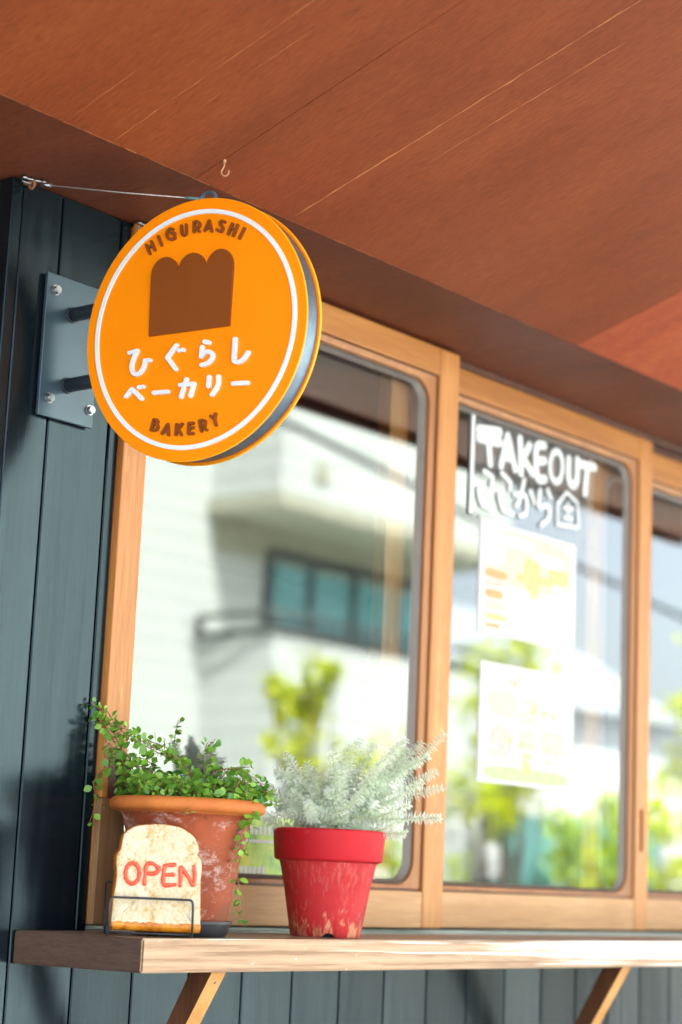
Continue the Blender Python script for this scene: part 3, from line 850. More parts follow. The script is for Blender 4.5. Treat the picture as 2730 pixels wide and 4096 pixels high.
def make_sash(x0, x1, y0, zb, zt, rail_h, top_h, stile_l, stile_r, label, slot=None):
    d = 0.030
    mb = MB()
    gx0, gx1, gz0, gz1 = x0 + stile_l, x1 - stile_r, zb + rail_h, zt - top_h
    mb.bbox(x0, gx0, y0, y0 + d, zb, zt, 0.0018)              # stiles run full height
    if slot:
        zs0, zs1 = slot
        mb.bbox(gx1, x1, y0, y0 + d, zb, zs0, 0.0012)
        mb.bbox(gx1, x1, y0, y0 + d, zs1, zt, 0.0012)
        sx0, sx1 = gx1 + (x1 - gx1) * 0.36, gx1 + (x1 - gx1) * 0.62
        mb.box(gx1 + .0006, sx0, y0 + .0004, y0 + d, zs0, zs1)
        mb.box(sx1, x1 - .0006, y0 + .0004, y0 + d, zs0, zs1)
        mb.box(sx0, sx1, y0 + 0.014, y0 + d, zs0, zs1, 1)
    else:
        mb.bbox(gx1, x1, y0, y0 + d, zb, zt, 0.0018)
    mb.bbox(gx0, gx1, y0 + 0.0006, y0 + d, zb, gz0, 0.0018, 2)
    mb.bbox(gx0, gx1, y0 + 0.0006, y0 + d, gz1, zt, 0.0018, 3)
    sash = mb.build('window_sash', [MAT['frame'], MAT['groove'], MAT['rail'], MAT['frame_x']], shop)
    if label: sash['label'] = label
    # moulded bead with rounded inner corners, set back from the stile face
    mb = MB()
    bw = 0.021
    e = 0.0005
    out_ = rounded_rect(gx0 + e, gx1 - e, gz0 + e, gz1 - e, 0.0008)
    o2 = rounded_rect(gx0 + .006, gx1 - .006, gz0 + .004, gz1 - .004, 0.004)
    mid = rounded_rect(gx0 + bw, gx1 - bw, gz0 + .010, gz1 - bw * .7, 0.045)
    inn = rounded_rect(gx0 + bw + .001, gx1 - bw - .001, gz0 + .011, gz1 - bw * .7 - .001, 0.044)
    loop_strip(mb, out_, y0 + 0.009, o2, y0 + 0.009, 1)
    loop_strip(mb, o2, y0 + 0.009, o2, y0 + 0.004, 1)
    loop_strip(mb, o2, y0 + 0.004, mid, y0 + 0.006, 0)
    loop_strip(mb, mid, y0 + 0.006, inn, y0 + 0.011, 0, True)
    mb.build('glazing_bead', [MAT['bead'], MAT['groove']], sash)
    mb = MB()
    gw = 0.024
    g1 = rounded_rect(gx0 + bw + .001, gx1 - bw - .001, gz0 + .011, gz1 - bw * .7 - .001, 0.044)
    g2 = rounded_rect(gx0 + bw + gw * .35, gx1 - bw - gw * .35, gz0 + .015, gz1 - bw * .7 - gw * .3, 0.041)
    g3 = rounded_rect(gx0 + bw + gw, gx1 - bw - gw, gz0 + .019, gz1 - bw * .7 - gw * .55, 0.036)
    loop_strip(mb, g1, y0 + 0.011, g2, y0 + 0.008, 0, True)
    loop_strip(mb, g2, y0 + 0.008, g3, y0 + 0.0138, 0, True)
    mb.build('glazing_gasket', MAT['gasket'], sash)
    mb = MB()
    mb.add([(gx0 + .004, y0 + 0.014, gz0 + .003), (gx1 - .004, y0 + 0.014, gz0 + .003), (gx1 - .004, y0 + 0.014, gz1 - .003), (gx0 + .004, y0 + 0.014, gz1 - .003)], [(0, 1, 2, 3)])
    mb.build('glass_pane', MAT['glass'], sash)
    return sash
make_sash(0.1015, 0.957, 0.0, 0.010, HEAD, 0.063, 0.052, 0.006, 0.060, "left sliding sash, frontmost, next to the dark boards")
make_sash(0.800, 1.722, 0.0355, 0.010, 1.056, 0.064, 0.050, 0.055, 0.052, "middle sliding sash with slotted finger pull", slot=(0.172, 0.258))
make_sash(1.520, 2.45, 0.071, 0.010, 1.050, 0.066, 0.062, 0.055, 0.055, "right sliding sash, rearmost")
make_sash(2.30, 3.25, 0.0355, 0.010, 1.056, 0.064, 0.050, 0.055, 0.055, None)
make_sash(3.20, 4.45, 0.071, 0.010, 1.050, 0.066, 0.062, 0.055, 0.055, None)

# ------------------------------------------------------------------ shelf
shelf = thing('counter_shelf', (0.0, -0.11, 0.0), "thick wooden counter board with pale worn front edge fixed below the windows", 'shelf')
mb = MB()
SH = 0.218; ST = 0.045
b_ = 0.0018
bm = bmesh.new()
vs = [(0, -SH, -ST), (3.6, -SH, -ST), (3.6, -0.0012, -ST), (-0.036, -0.0012, -ST), (0, -SH, 0), (3.6, -SH, 0), (3.6, -0.0012, 0), (-0.036, -0.0012, 0)]
fs = [(0, 3, 2, 1), (4, 5, 6, 7), (0, 1, 5, 4), (1, 2, 6, 5), (2, 3, 7, 6), (3, 0, 4, 7)]
bv = [bm.verts.new(v) for v in vs]
for f, k in zip(fs, (1, 0, 2, 1, 1, 1)):
    ff = bm.faces.new([bv[i] for i in f]); ff.material_index = k
bmesh.ops.bevel(bm, geom=bm.edges[:], offset=0.0022, segments=2, affect='EDGES')
bm.verts.index_update()
for f in bm.faces:
    n = f.normal
    k = f.material_index
    f.normal_update(); n = f.normal
    k = 0 if n.z > 0.8 else (2 if n.y < -0.5 else 1)
    mb.add([q.co.copy() for q in f.verts], [list(range(len(f.verts)))], k)
bm.free()
mb.build('board', [MAT['shelf_top'], MAT['shelf_end'], MAT['shelf_front']], shelf)
def brace(x0, x1):
    q = MB()
    t = 0.024
    a = [(-0.203, -ST - 0.0012), (-0.163, -ST - 0.0012), (-0.0005, -0.335), (-0.0005, -0.380)]
    # outer (front/lower) edge from shelf front down to the wall
    vs = [(x0, y, z) for y, z in a] + [(x1, y, z) for y, z in a]
    q.add(vs, [(0, 3, 2, 1)], 1); q.add(vs, [(4, 5, 6, 7)], 1)
    q.add(vs, [(0, 4, 7, 3)], 0); q.add(vs, [(1, 2, 6, 5)], 1); q.add(vs, [(0, 1, 5, 4)], 1); q.add(vs, [(2, 3, 7, 6)], 1)
    o = q.build('brace', [MAT['brace'], MAT['brace_shaded']], shelf)
    xm = (x0 + x1) / 2
    d = Vector((0, 0.2025, -0.335)).normalized()
    n = Vector((0, -0.335, -0.2025)).normalized()
    p = Vector((xm + .002, -0.203, -ST)) + d * 0.018
    q = MB(); q.tube([p - n * 0.001, p + n * 0.0012], 0.0022, 10)
    q.build('screw_head', MAT['chrome'], o)
brace(0.152, 0.181)
brace(1.236, 1.265)

# ------------------------------------------------------------------ round projecting sign
SC = Vector((-0.012, -0.2555, 0.8303))
SN = Vector((0.98803821, 0.14930276, 0.03858985))      # into the sign, away from the camera
SU = Vector((0.14941406, -0.98877472, 0.0))
SV = Vector((-0.03815667, -0.00576587, 0.99925513))
SR = 0.1875
def s3(u, v, h=0.0):
    return SC + SU * u + SV * v - SN * h
sign = thing('projecting_sign', (-0.018, 0, 0.835), "round orange double sided sign with brown loaf emblem hung on the dark boards", 'sign')
def disc(name, d0, d1, r, mats, parent, bev=0.0012):
    q = MB(); n = 128
    prof = [(0, d0), (r - bev, d0), (r, d0 + bev), (r, d1 - bev), (r - bev, d1), (0, d1)]
    ring = lambda rr, dd: [SC + SN * dd + (SU * math.cos(2 * math.pi * k / n) + SV * math.sin(2 * math.pi * k / n)) * rr for k in range(n)]
    A, B, C_, D = ring(r - bev, d0), ring(r, d0 + bev), ring(r, d1 - bev), ring(r - bev, d1)
    q.add(A, [tuple(range(n))], 0); q.add(D, [tuple(reversed(range(n)))], 0)
    for P, Q, k in ((A, B, 1), (B, C_, 1), (C_, D, 1)):
        q.add(P + Q, [(i, n + i, n + (i + 1) % n, (i + 1) % n) for i in range(n)], k, False)
    return q.build(name, mats, parent)
front = disc('front_disc', 0.0, 0.0028, SR, [MAT['orange'], MAT['orange_edge']], sign)
disc('rim_band', 0.0029, 0.0338, SR - 0.0045, [MAT['band'], MAT['band']], sign, 0.0005)
disc('back_disc', 0.0339, 0.0379, SR, [MAT['orange'], MAT['orange_edge']], sign)
# white ring
q = MB(); n = 160
r0, r1, hh = 0.1645, 0.1712, 0.0022
L = [[s3(r * math.cos(2 * math.pi * k / n), r * math.sin(2 * math.pi * k / n), h) for k in range(n)] for r, h in ((r0, -0.0001), (r0 + .0004, hh), (r1 - .0004, hh), (r1, -0.0001))]
for A, B in zip(L, L[1:]):
    q.add(A + B, [(i, (i + 1) % n, n + (i + 1) % n, n + i) for i in range(n)], 0, False)
q.build('white_ring', MAT['signwhite'], front)
# loaf emblem
lp = DATA_LOAF
loaf = [tuple(p) for p in lp]
# smooth the three domes
def dome(cx, w, vb, vt, n=14):
    r = w / 2
    return [(cx + r * math.cos(a), vb + (vt - vb) * math.sin(a)) for a in [math.pi * k / n for k in range(n + 1)]]
outl = [(-0.0740, -0.0030), (0.0630, -0.0030)]
outl += [(0.0663, 0.0800)] + dome(0.0435, 0.0456, 0.0830, 0.1083)[1:-1] + [(0.0204, 0.0870)] + dome(-0.0035, 0.0440, 0.0890, 0.1088)[1:-1] + [(-0.0268, 0.0872)] + dome(-0.0505, 0.0470, 0.0840, 0.1090)[1:]
def prism2(mb, poly, h, to3, mi=0, bev=0.0005):
    n = len(poly)
    cx = sum(p[0] for p in poly) / n; cy = sum(p[1] for p in poly) / n
    A = [to3(x, y, -0.0001) for x, y in poly]; B = [to3(x, y, h) for x, y in poly]
    mb.add(A + B, [(i, (i + 1) % n, n + (i + 1) % n, n + i) for i in range(n)], mi)
    mb.add(B, [tuple(range(n))], mi)
q = MB(); prism2(q, outl, 0.0042, s3)
q.build('loaf_emblem', MAT['signbrown'], front)
def letters(name, strokes, w, h, mat, smooth=0):
    q = MB()
    for i, s in enumerate(strokes):
        P = [Vector((a[0], a[1], 0)) for a in s]
        if len(P) > 3 and smooth:
            # keep sharp corners, round the rest
            segs, cur = [], [P[0]]
            for j in range(1, len(P) - 1):
                cur.append(P[j])
                if (P[j] - P[j - 1]).angle(P[j + 1] - P[j], 0) > rad(75):
                    segs.append(cur); cur = [P[j]]
            cur.append(P[-1]); segs.append(cur)
            for k, sg in enumerate(segs):
                pp = smooth_path(sg, smooth) if len(sg) > 2 else sg
                ribbon(q, [(a.x, a.y) for a in pp], w, h + 0.00007 * ((i * 3 + k) % 7), s3)
        else:
            if len(P) == 3 and (P[1] - P[0]).angle(P[2] - P[1], 0) > rad(60):
                ribbon(q, [(P[0].x, P[0].y), (P[1].x, P[1].y)], w, h + 0.0001, s3)
                ribbon(q, [(P[1].x, P[1].y), (P[2].x, P[2].y)], w, h, s3)
            else:
                ribbon(q, [(a.x, a.y) for a in P], w, h + 0.00007 * (i % 7), s3)
    return q.build(name, mat, front)
letters('upper_lettering', DATA_B1, 0.0041, 0.0040, MAT['signbrown'], 4)
letters('white_lettering', DATA_W, 0.0064, 0.0045, MAT['signwhite'], 4)
letters('lower_lettering', DATA_B2, 0.0042, 0.0040, MAT['signbrown'], 3)
# eye bolt on top
q = MB()
c = s3(0.0050, SR + 0.0035, -0.018)
pts = [c + SU * (0.0125 * math.cos(a)) + SV * (0.0095 * math.sin(a) + 0.001) for a in [2 * math.pi * k / 28 for k in range(29)]]
q.tube(pts, 0.0030, 10, caps=False)
q.build('eye_ring', plain("blue_grey_eye", (0.10, 0.16, 0.21), 0.4, 0.4), sign)
EYE = c
# wall plate, arms, bolts
q = MB(); q.bbox(-0.0705, 0.0365, -0.0105, -0.0045, 0.7265, 0.9405, 0.001, 0, 2)
plate = q.build('wall_plate', MAT['steel'], sign)
q = MB()
q.box(-0.064, 0.030, -0.0046, -0.0008, 0.733, 0.934)
q.build('packing_board', MAT['gap'], plate)
for zz in (0.887, 0.780):
    tgt = Vector((-0.018 + 0.000, -0.105, zz))
    q = MB(); q.tube([(-0.0185, -0.010, zz), (-0.0165, -0.10, zz), (-0.010, -0.125, zz)], 0.0105, 20)
    q.tube([(-0.0185, -0.0107, zz), (-0.0185, -0.0135, zz)], 0.0122, 20)
    arm = q.build('arm', MAT['rod'], sign)
q = MB(); q.tube([(-0.0165, -0.072, 0.897), (-0.0165, -0.072, 0.904)], 0.004, 6)
q.build('grub_screw', MAT['chrome'], arm)
for bx, bz in ((-0.054, 0.916), (-0.052, 0.754), (0.028, 0.753)):
    q = MB(); q.tube([(bx, -0.0106, bz), (bx, -0.0118, bz)], 0.0078, 24)
    q.tube([(bx, -0.0119, bz), (bx, -0.0172, bz)], 0.0063, 6)
    q.tube([(bx, -0.0172, bz), (bx, -0.0180, bz)], 0.0052, 12)
    q.build('hex_bolt', MAT['chrome'], plate)

# stay wires from the wall to the eye
def stay(x, label):
    root = thing('stay_wire', (x, -0.005, 1.058), label, 'wire', 'wires holding up the round sign')
    A = Vector((x + 0.004, -0.020, 1.058))
    d = (EYE - A)
    dn = d.normalized()
    q = MB(); q.tube([A + dn * 0.012, A + dn * (d.length * 0.5) + Vector((0, 0, -0.001)), EYE - dn * 0.030], 0.0011, 8)
    q.tube([EYE - dn * 0.016, EYE - dn * 0.006], 0.0005, 6)
    cab = q.build('cable', MAT['galv'], root)
    q = MB(); q.tube([EYE - dn * 0.034, EYE - dn * 0.014], 0.0022, 10)
    q.build('crimp_sleeve', MAT['sleeve'], cab)
    q = MB(); q.tube([A + dn * 0.010, A + dn * 0.026], 0.0034, 10)
    q.build('crimp_sleeve', MAT['chrome'], cab)
    # screw eye and shackle
    q = MB()
    q.tube([(x, -0.002, 1.060), (x, -0.012, 1.060)], 0.0022, 8)
    ce = A + Vector((-0.001, 0.004, 0.0))
    q.tube([ce + Vector((0, 0.0055 * math.cos(a), 0.0065 * math.sin(a))) for a in [2 * math.pi * k / 16 for k in range(17)]], 0.0022, 8, caps=False)
    q.build('screw_eye', MAT['rust'], root)
    q = MB()
    q.tube([A + Vector((-0.014, 0.006, 0.006)), A + Vector((0.014, -0.004, 0.006))], 0.0024, 8)
    q.tube([A + Vector((-0.0145, 0.006, 0.004)), A + Vector((-0.0145, 0.006, 0.009))], 0.0042, 8)
    q.tube([A + Vector((0.0135, -0.004, 0.003)), A + Vector((0.0135, -0.004, 0.009))], 0.0036, 8)
    q.tube([A + Vector((-0.020, 0.004, -0.001)), A + Vector((0.0, 0, -0.0015))], 0.0012, 8)
    q.build('shackle_pin', MAT['chrome'], root)
stay(-0.121, "thin steel stay wire with rusty shackle at the top of the dark boards")
stay(0.112, "stay wire whose shackle shows just above the left rim of the orange sign")

# hook in the eave
q = MB()
hx, hy = 0.018, -0.268
hz = sz(hy)
q.tube([(hx, hy, hz + 0.004), (hx, hy, hz - 0.004)], 0.0028, 8)
d_ = Vector((0.64, -0.77, 0))
H = Vector((hx, hy, hz - 0.004))
pts = [H + d_ * a + Vector((0, 0, b)) for a, b in ((0, 0), (-0.0006, -0.006), (-0.003, -0.0115), (-0.0032, -0.016), (0.0005, -0.0195), (0.0046, -0.0185), (0.0066, -0.0145), (0.0068, -0.0105))]
q.tube(smooth_path(pts, 4), 0.0014, 8)
tag(q.build('ceiling_hook', plain("old_brass_hook", (0.42, 0.22, 0.11), 0.45, 0.5), base=(hx, hy, hz)), "small brown screw hook in the plywood eave above the orange sign", 'hook')

# ------------------------------------------------------------------ bread sign on its wire stand
BU = Vector((math.cos(rad(-37)), math.sin(rad(-37)), 0))
BNh = Vector((BU.y, -BU.x, 0))            # towards the viewer
if BNh.dot(CAM) < 0: BNh = -BNh
lean = rad(5)
BV = (Vector((0, 0, 1)) * math.cos(lean) - BNh * math.sin(lean))
BN = BU.cross(BV)
if BN.dot(BNh) < 0: BN = -BN
BC = Vector((0.0615, -0.1770, 0.0085))
KB = 0.0000970
def b3(px, py, h=0.0):
    return BC + BU * ((px - 795) * KB * 1.0) + BV * ((1712 - py) * KB) + BN * h
bread = thing('bread_sign', (BC.x, BC.y, 0.004), "slice of toast shaped sign lettered in red gel, held in a wire stand", 'sign')
bo = [(170, 1700), (150, 1640), (152, 1500), (165, 1250), (192, 1050), (190, 900), (178, 760), (186, 680), (232, 606), (243, 545), (252, 440), (285, 370), (350, 310), (450, 262), (600, 232), (760, 222), (920, 226), (1060, 246), (1200, 310), (1295, 390), (1352, 480), (1372, 560), (1366, 620), (1352, 640), (1400, 690), (1424, 770), (1420, 1000), (1426, 1300), (1434, 1520), (1432, 1650), (1405, 1708), (1300, 1722), (800, 1722), (280, 1718)]
ob = smooth_path([Vector((a, b, 0)) for a, b in bo + [bo[0]]], 3)[:-1]
rb = random.Random(9)
ob = [Vector((p.x + rb.uniform(-4, 4), p.y + rb.uniform(-4, 4), 0)) for p in ob]
n = len(ob)
cen = Vector((795, 1000, 0))
def inset(k, kb=None):
    o = []
    for i, p in enumerate(ob):
        tg = (ob[(i + 1) % n] - ob[i - 1]).normalized()
        nr = Vector((-tg.y, tg.x, 0))
        if nr.dot(cen - p) < 0: nr = -nr
        kk = k * (2.2 if p.y > 1690 and kb else 1)
        o.append(p + nr * kk)
    return o
TH = 0.011
q = MB()
layers = [(0, -TH), (0, TH * 0.15), (6, TH * 0.65), (20, TH * 0.92), (46, TH * 1.0)]
loops = []
for k, h in layers:
    I = inset(k, True)
    loops.append([b3(p.x, p.y, h) for p in I])
for (A, B), mi in zip(zip(loops, loops[1:]), (1, 1, 1, 0)):
    q.add(A + B, [(i, (i + 1) % n, n + (i + 1) % n, n + i) for i in range(n)], mi, True)
fc = inset(46, True)
# face grid for the crumb: concentric rings to the centre
prev = fc
for t in (0.2, 0.45, 0.7, 0.9):
    nx = [p.lerp(Vector((795, 950, 0)), t) for p in fc]
    A = [b3(p.x, p.y, TH * (1 + 0.0)) for p in prev]; B = [b3(p.x + rb.uniform(-3, 3), p.y, TH + rb.uniform(-.0004, .0004)) for p in nx]
    q.add(A + B, [(i, (i + 1) % n, n + (i + 1) % n, n + i) for i in range(n)], 0, True)
    prev = nx
q.add([b3(p.x, p.y, TH) for p in prev], [tuple(range(n))], 0)
q.add(loops[0], [tuple(reversed(range(n)))], 0)
q.build('bread_slice', [MAT['crumb'], MAT['crust']], bread)
# thick crust along the lower front edge
q = MB()
row = []
N_ = 40
for i in range(N_ + 1):
    x = 175 + (1425 - 175) * i / N_
    top = 1612 + rb.uniform(-16, 12)
    row.append([b3(x, top, TH + 0.0004), b3(x, top + 26, TH + 0.0016), b3(x, 1672, TH + 0.0012), b3(x, 1712 + rb.uniform(-4, 4), TH * 0.75), b3(x, 1726, TH * 0.2)])
vs = [p for r_ in row for p in r_]
fs = [(i * 5 + j, i * 5 + j + 1, (i + 1) * 5 + j + 1, (i + 1) * 5 + j) for i in range(N_) for j in range(4)]
q.add(vs, fs, 0, True)
q.build('lower_crust', MAT['crust'], bread)
strokes = [[(425 + 98 * math.cos(a), 940 + 146 * math.sin(a)) for a in [2 * math.pi * k / 24 for k in range(25)]],
           [(600, 1082), (606, 940), (612, 840)], [(608, 850), (640, 795), (710, 792), (785, 845), (795, 885), (735, 928), (615, 935)],
           [(1022, 793), (960, 803), (900, 806), (872, 850), (868, 960), (868, 1050), (890, 1088), (960, 1082), (1035, 1070)], [(880, 946), (940, 940), (1002, 932)],
           [(1108, 1082), (1112, 960), (1106, 822), (1160, 880), (1220, 960), (1285, 1062), (1312, 1050), (1312, 930), (1298, 806)]]
q = MB()
for si, s in enumerate(strokes):
    pp = [b3(a.x + rb.uniform(-3, 3), a.y + rb.uniform(-3, 3), TH + 0.0010) for a in smooth_path([Vector((x, y, 0)) for x, y in s], 4)]
    nn = len(pp)
    k = 10
    a0 = len(q.v)
    # blobby: vary radius
    base_r = 0.00275
    rr = [base_r * (1 + 0.13 * math.sin(i * 0.8 + si * 2) + rb.uniform(-.05, .05)) for i in range(nn)]
    vs = []
    for i, p in enumerate(pp):
        d = (pp[min(i + 1, nn - 1)] - pp[max(i - 1, 0)])
        d.normalize()
        sd_ = d.cross(BN).normalized()
        for j in range(k):
            w = 2 * math.pi * j / k
            vs.append(p + sd_ * math.cos(w) * rr[i] + BN * math.sin(w) * rr[i] * 0.8)
    fs = [(i * k + j, i * k + (j + 1) % k, (i + 1) * k + (j + 1) % k, (i + 1) * k + j) for i in range(nn - 1) for j in range(k)]
    q.add(vs, fs, 0, True)
    for e in (0, nn - 1):      # round ends
        c0 = pp[e]
        d = (pp[1] - pp[0] if e == 0 else pp[-1] - pp[-2]).normalized() * (-1 if e == 0 else 1)
        sd_ = d.cross(BN).normalized()
        vs = []
        for a in (0, 0.5, 1.0, 1.4):
            for j in range(k):
                w = 2 * math.pi * j / k
                vs.append(c0 + d * math.sin(a) * rr[e] + (sd_ * math.cos(w) + BN * math.sin(w) * 0.8) * rr[e] * math.cos(a))
        q.add(vs, [(i * k + j, i * k + (j + 1) % k, (i + 1) * k + (j + 1) % k, (i + 1) * k + j) for i in range(3) for j in range(k)], 0, True)
q.build('lettering', MAT['gel'], bread)

# wire stand
stand = thing('wire_stand', (BC.x, BC.y, 0.0), "black wire stand on the shelf cradling the toast shaped sign", 'stand')
WR = 0.00165
fh = TH + 0.0085
def w3(px, z, h):        # frame bar in front of the bread; vertical
    p = BC + BU * ((px - 795) * KB) + BNh * h
    return Vector((p.x, p.y, z))
L0, R0 = 118, 1292
q = MB()
ztop = 0.0515
bar = [w3(L0 - 8, 0.0015, fh + .003), w3(L0, ztop - 0.009, fh - .0015), w3(L0 + 8, ztop - 0.0035, fh - .002), w3(L0 + 26, ztop - 0.0008, fh - .002), w3(L0 + 55, ztop, fh - .002)]
bar += [w3(R0 - 55, ztop, fh - .002), w3(R0 - 26, ztop - 0.0008, fh - .002), w3(R0 - 8, ztop - 0.0035, fh - .002), w3(R0, ztop - 0.009, fh - .0015), w3(R0 + 0, 0.0015, fh + .003)]
q.tube(bar, WR, 12)
q.build('front_bar', MAT['black'], stand)
q = MB()
for px in (L0 - 6, R0):
    q.tube([w3(px, 0.0040, fh + .001), w3(px, 0.0032, 0.0), w3(px, 0.0036, -0.020), w3(px, 0.02, -0.026), w3(px, 0.070, -0.036)], WR * 0.9, 10)
q.tube([w3(L0, 0.0708, -0.036), w3(R0, 0.0708, -0.036)], WR * 0.9, 10)
q.tube([w3(L0, 0.0046, 0.008), w3(R0, 0.0046, 0.008)], WR * 0.9, 10)
q.build('cradle', MAT['black'], stand)
q = MB()
q.tube([w3(L0 - 14, 0.016, fh), w3(L0 - 14, 0.010, fh), w3(L0 - 12, 0.004, fh + .002)], 0.0027, 10)
q.build('weld_bead', MAT['black'], stand)

# ------------------------------------------------------------------ pots
TPC = Vector((0.172, -0.119, 0.0))
sau = MB(); sau.lathe(TPC, [(0.0, 0.0015), (0.060, 0.0015), (0.0625, 0.0), (0.066, 0.004), (0.0698, 0.0180), (0.0728, 0.0184), (0.0730, 0.0222), (0.0700, 0.0224), (0.0665, 0.020), (0.0635, 0.0045), (0.0, 0.0042)], 72)
tag(sau.build('pot_saucer', MAT['black'], base=TPC, sharp=35), "black plastic saucer under the terracotta pot", 'saucer')
tp = MB()
zt = 0.192
tp.lathe(TPC + Vector((0, 0, 0.0046)), [(0.0, 0.0), (0.0595, 0.0), (0.0622, 0.002), (0.0705, 0.050), (0.0800, 0.105), (0.0885, 0.145), (0.0925, 0.1585), (0.0968, 0.1655), (0.1035, 0.1680), (0.1090, 0.1695), (0.1122, 0.1735), (0.1130, 0.1785), (0.1112, 0.1835), (0.1065, 0.1872), (0.1000, 0.1878), (0.0965, 0.1850), (0.0920, 0.165), (0.086, 0.150)], 96, mis=[0] * 7 + [1] * 10)
pot1 = thing('terracotta_pot', TPC, "large mottled terracotta pot with rolled rim behind the toast shaped sign", 'plant pot')
tp.build('pot_body', [MAT['terra'], MAT['terra_rim']], pot1)
q = MB(); q.lathe(TPC + Vector((0, 0, 0.0046)), [(0.0, 0.168), (0.05, 0.166), (0.0905, 0.162)], 48)
q.build('soil', MAT['soil'], pot1)
RPC = Vector((0.486, -0.125, 0.0))
pot2 = thing('red_pot', RPC, "red painted clay pot with flaking paint and straight collar", 'plant pot')
q = MB()
n = 96
prof = [(0.0500, 0.0), (0.0533, 0.0006), (0.0545, 0.003), (0.0600, 0.035), (0.0668, 0.075), (0.0735, 0.108), (0.0752, 0.114), (0.0762, 0.1172), (0.0800, 0.1185), (0.0832, 0.1198), (0.0845, 0.1222), (0.0878, 0.1630), (0.0878, 0.1660), (0.0862, 0.1682), (0.0820, 0.1688), (0.0780, 0.1672), (0.0760, 0.150)]
pv, pf = [], []
aN = math.atan2(CAM.y - RPC.y, CAM.x - RPC.x) + 0.10      # drainage notch facing the street
for i, (r, z) in enumerate([(r_, z_ * 0.968) for r_, z_ in prof]):
    for k in range(n):
        w = 2 * math.pi * k / n
        dz = 0
        da = math.atan2(math.sin(w - aN), math.cos(w - aN))
        if i <= 2 and abs(da) < 0.17:
            dz = 0.0068 * math.sqrt(max(0, 1 - (da / 0.17) ** 2))
        pv.append((RPC.x + r * math.cos(w), RPC.y + r * math.sin(w), max(z, dz) if i <= 2 else z))
        
for i in range(len(prof) - 1):
    for k in range(n):
        q.add([], [], 0)
        q.f.append((i * n + k, i * n + (k + 1) % n, (i + 1) * n + (k + 1) % n, (i + 1) * n + k)); q.mi.append(1 if i >= 8 else 0); q.sm.append(True)
q.v = [tuple(p) for p in pv]
q.build('pot_body', [MAT['redpot'], MAT['redrim']], pot2, sharp=50)
q = MB(); q.lathe(RPC, [(0.0, 0.150), (0.05, 0.149), (0.077, 0.146)], 48)
q.build('soil', MAT['soil'], pot2)
q = MB(); q.lathe(RPC, [(0.0, 0.008), (0.049, 0.008)], 48)
q.lathe(RPC, [(0.0485, 0.0075), (0.0485, 0.001)], 48)
q.build('drain_hole', MAT['gap'], pot2)

# ------------------------------------------------------------------ creeping plant
def leaf_on(mb, p, stem_dir, size, r, spread=1.0, droop=0.0):
    side = rvec(r)
    side = (side - stem_dir * side.dot(stem_dir)).normalized()
    d = (side * spread + stem_dir * 0.35 + Vector((0, 0, -droop))).normalized()
    up = (Vector((0, 0, 1)) * 0.8 + rvec(r) * 0.8 + Vector((-0.3, -0.4, 0))).normalized()
    add_leaf(mb, p + d * 0.0025, d, up, size, size * r.uniform(0.72, 0.92), 0.18)

vineT = thing('creeping_plant', TPC + Vector((0, 0, 0.17)), "trailing small leaved green creeper spilling from the terracotta pot", 'plant')
leafmb, stemmb = MB(), MB()
rv = random.Random(21)
for i, s in [(i, s) for i, s in enumerate(DATA_VINE)] + [(20 + k, DATA_VINE[k]) for k in (0, 1, 3, 4, 3, 9, 11, 12)]:
    P = smooth_path(s, 8)
    jit = Vector((rv.uniform(-0.012, 0.0), rv.uniform(-0.012, 0.0), 0)) if i not in (8,) else Vector((0.03, 0.075, 0))
    if i >= 20:
        jit += Vector((rv.uniform(-0.010, 0.012), rv.uniform(-0.02, 0.0), rv.uniform(-0.022, 0.004)))
    if i in (6, 10):
        jit = Vector((-0.045, -0.035, 0))
    P = [p + jit for p in P]
    P = resample(P, 0.004)
    P = [Vector((p.x, min(p.y, -0.007), p.z)) for p in P]
    stemmb.tube(P, 0.0009, 6, r1=0.0005)
    acc = 0
    sparse = i in (6, 7, 10)
    for j in range(3, len(P)):
        acc += (P[j] - P[j - 1]).length
        t = j / len(P)
        step = 0.0046 if not sparse else (0.0062 if t < 0.62 else 0.013)
        if i == 6 and t < 0.55: step = 0.005
        if acc > step:
            acc = 0
            d = (P[j] - P[j - 1]).normalized()
            for k in range(2):
                leaf_on(leafmb, P[j], d, rv.uniform(0.0080, 0.0165) * (1 - 0.2 * t), rv)
# the tuft in the pot
for i in range(400):
    a = rv.uniform(0, 2 * math.pi)
    r = 0.088 * math.sqrt(rv.random())
    b = TPC + Vector((r * math.cos(a), r * math.sin(a), 0.166))
    left = -(Vector((b.x - TPC.x, b.y - TPC.y, 0)).dot(Vector((0.64, -0.77, 0)))) / 0.09
    hgt = rv.uniform(0.018, 0.040) + 0.030 * max(0, left) * rv.random() + 0.012 * rv.random()
    outw = Vector((math.cos(a), math.sin(a), 0)) * rv.uniform(0.2, 1.0) * r / 0.09 * 0.02
    bend = rvec(rv) * 0.014
    P = smooth_path([b, b + Vector((0, 0, hgt * 0.5)) + outw * 0.3, b + Vector((0, 0, hgt)) + outw + bend], 6)
    P = [Vector((p.x, min(p.y, -0.008), p.z)) for p in P]
    stemmb.tube(P, 0.0008, 5, r1=0.0005)
    for j in range(2, len(P), 2):
        d = (P[j] - P[j - 1]).normalized() if (P[j] - P[j - 1]).length > 1e-6 else Vector((0, 0, 1))
        for k in range(2):
            leaf_on(leafmb, P[j], d, rv.uniform(0.0065, 0.0160), rv, 1.0, 0.1)
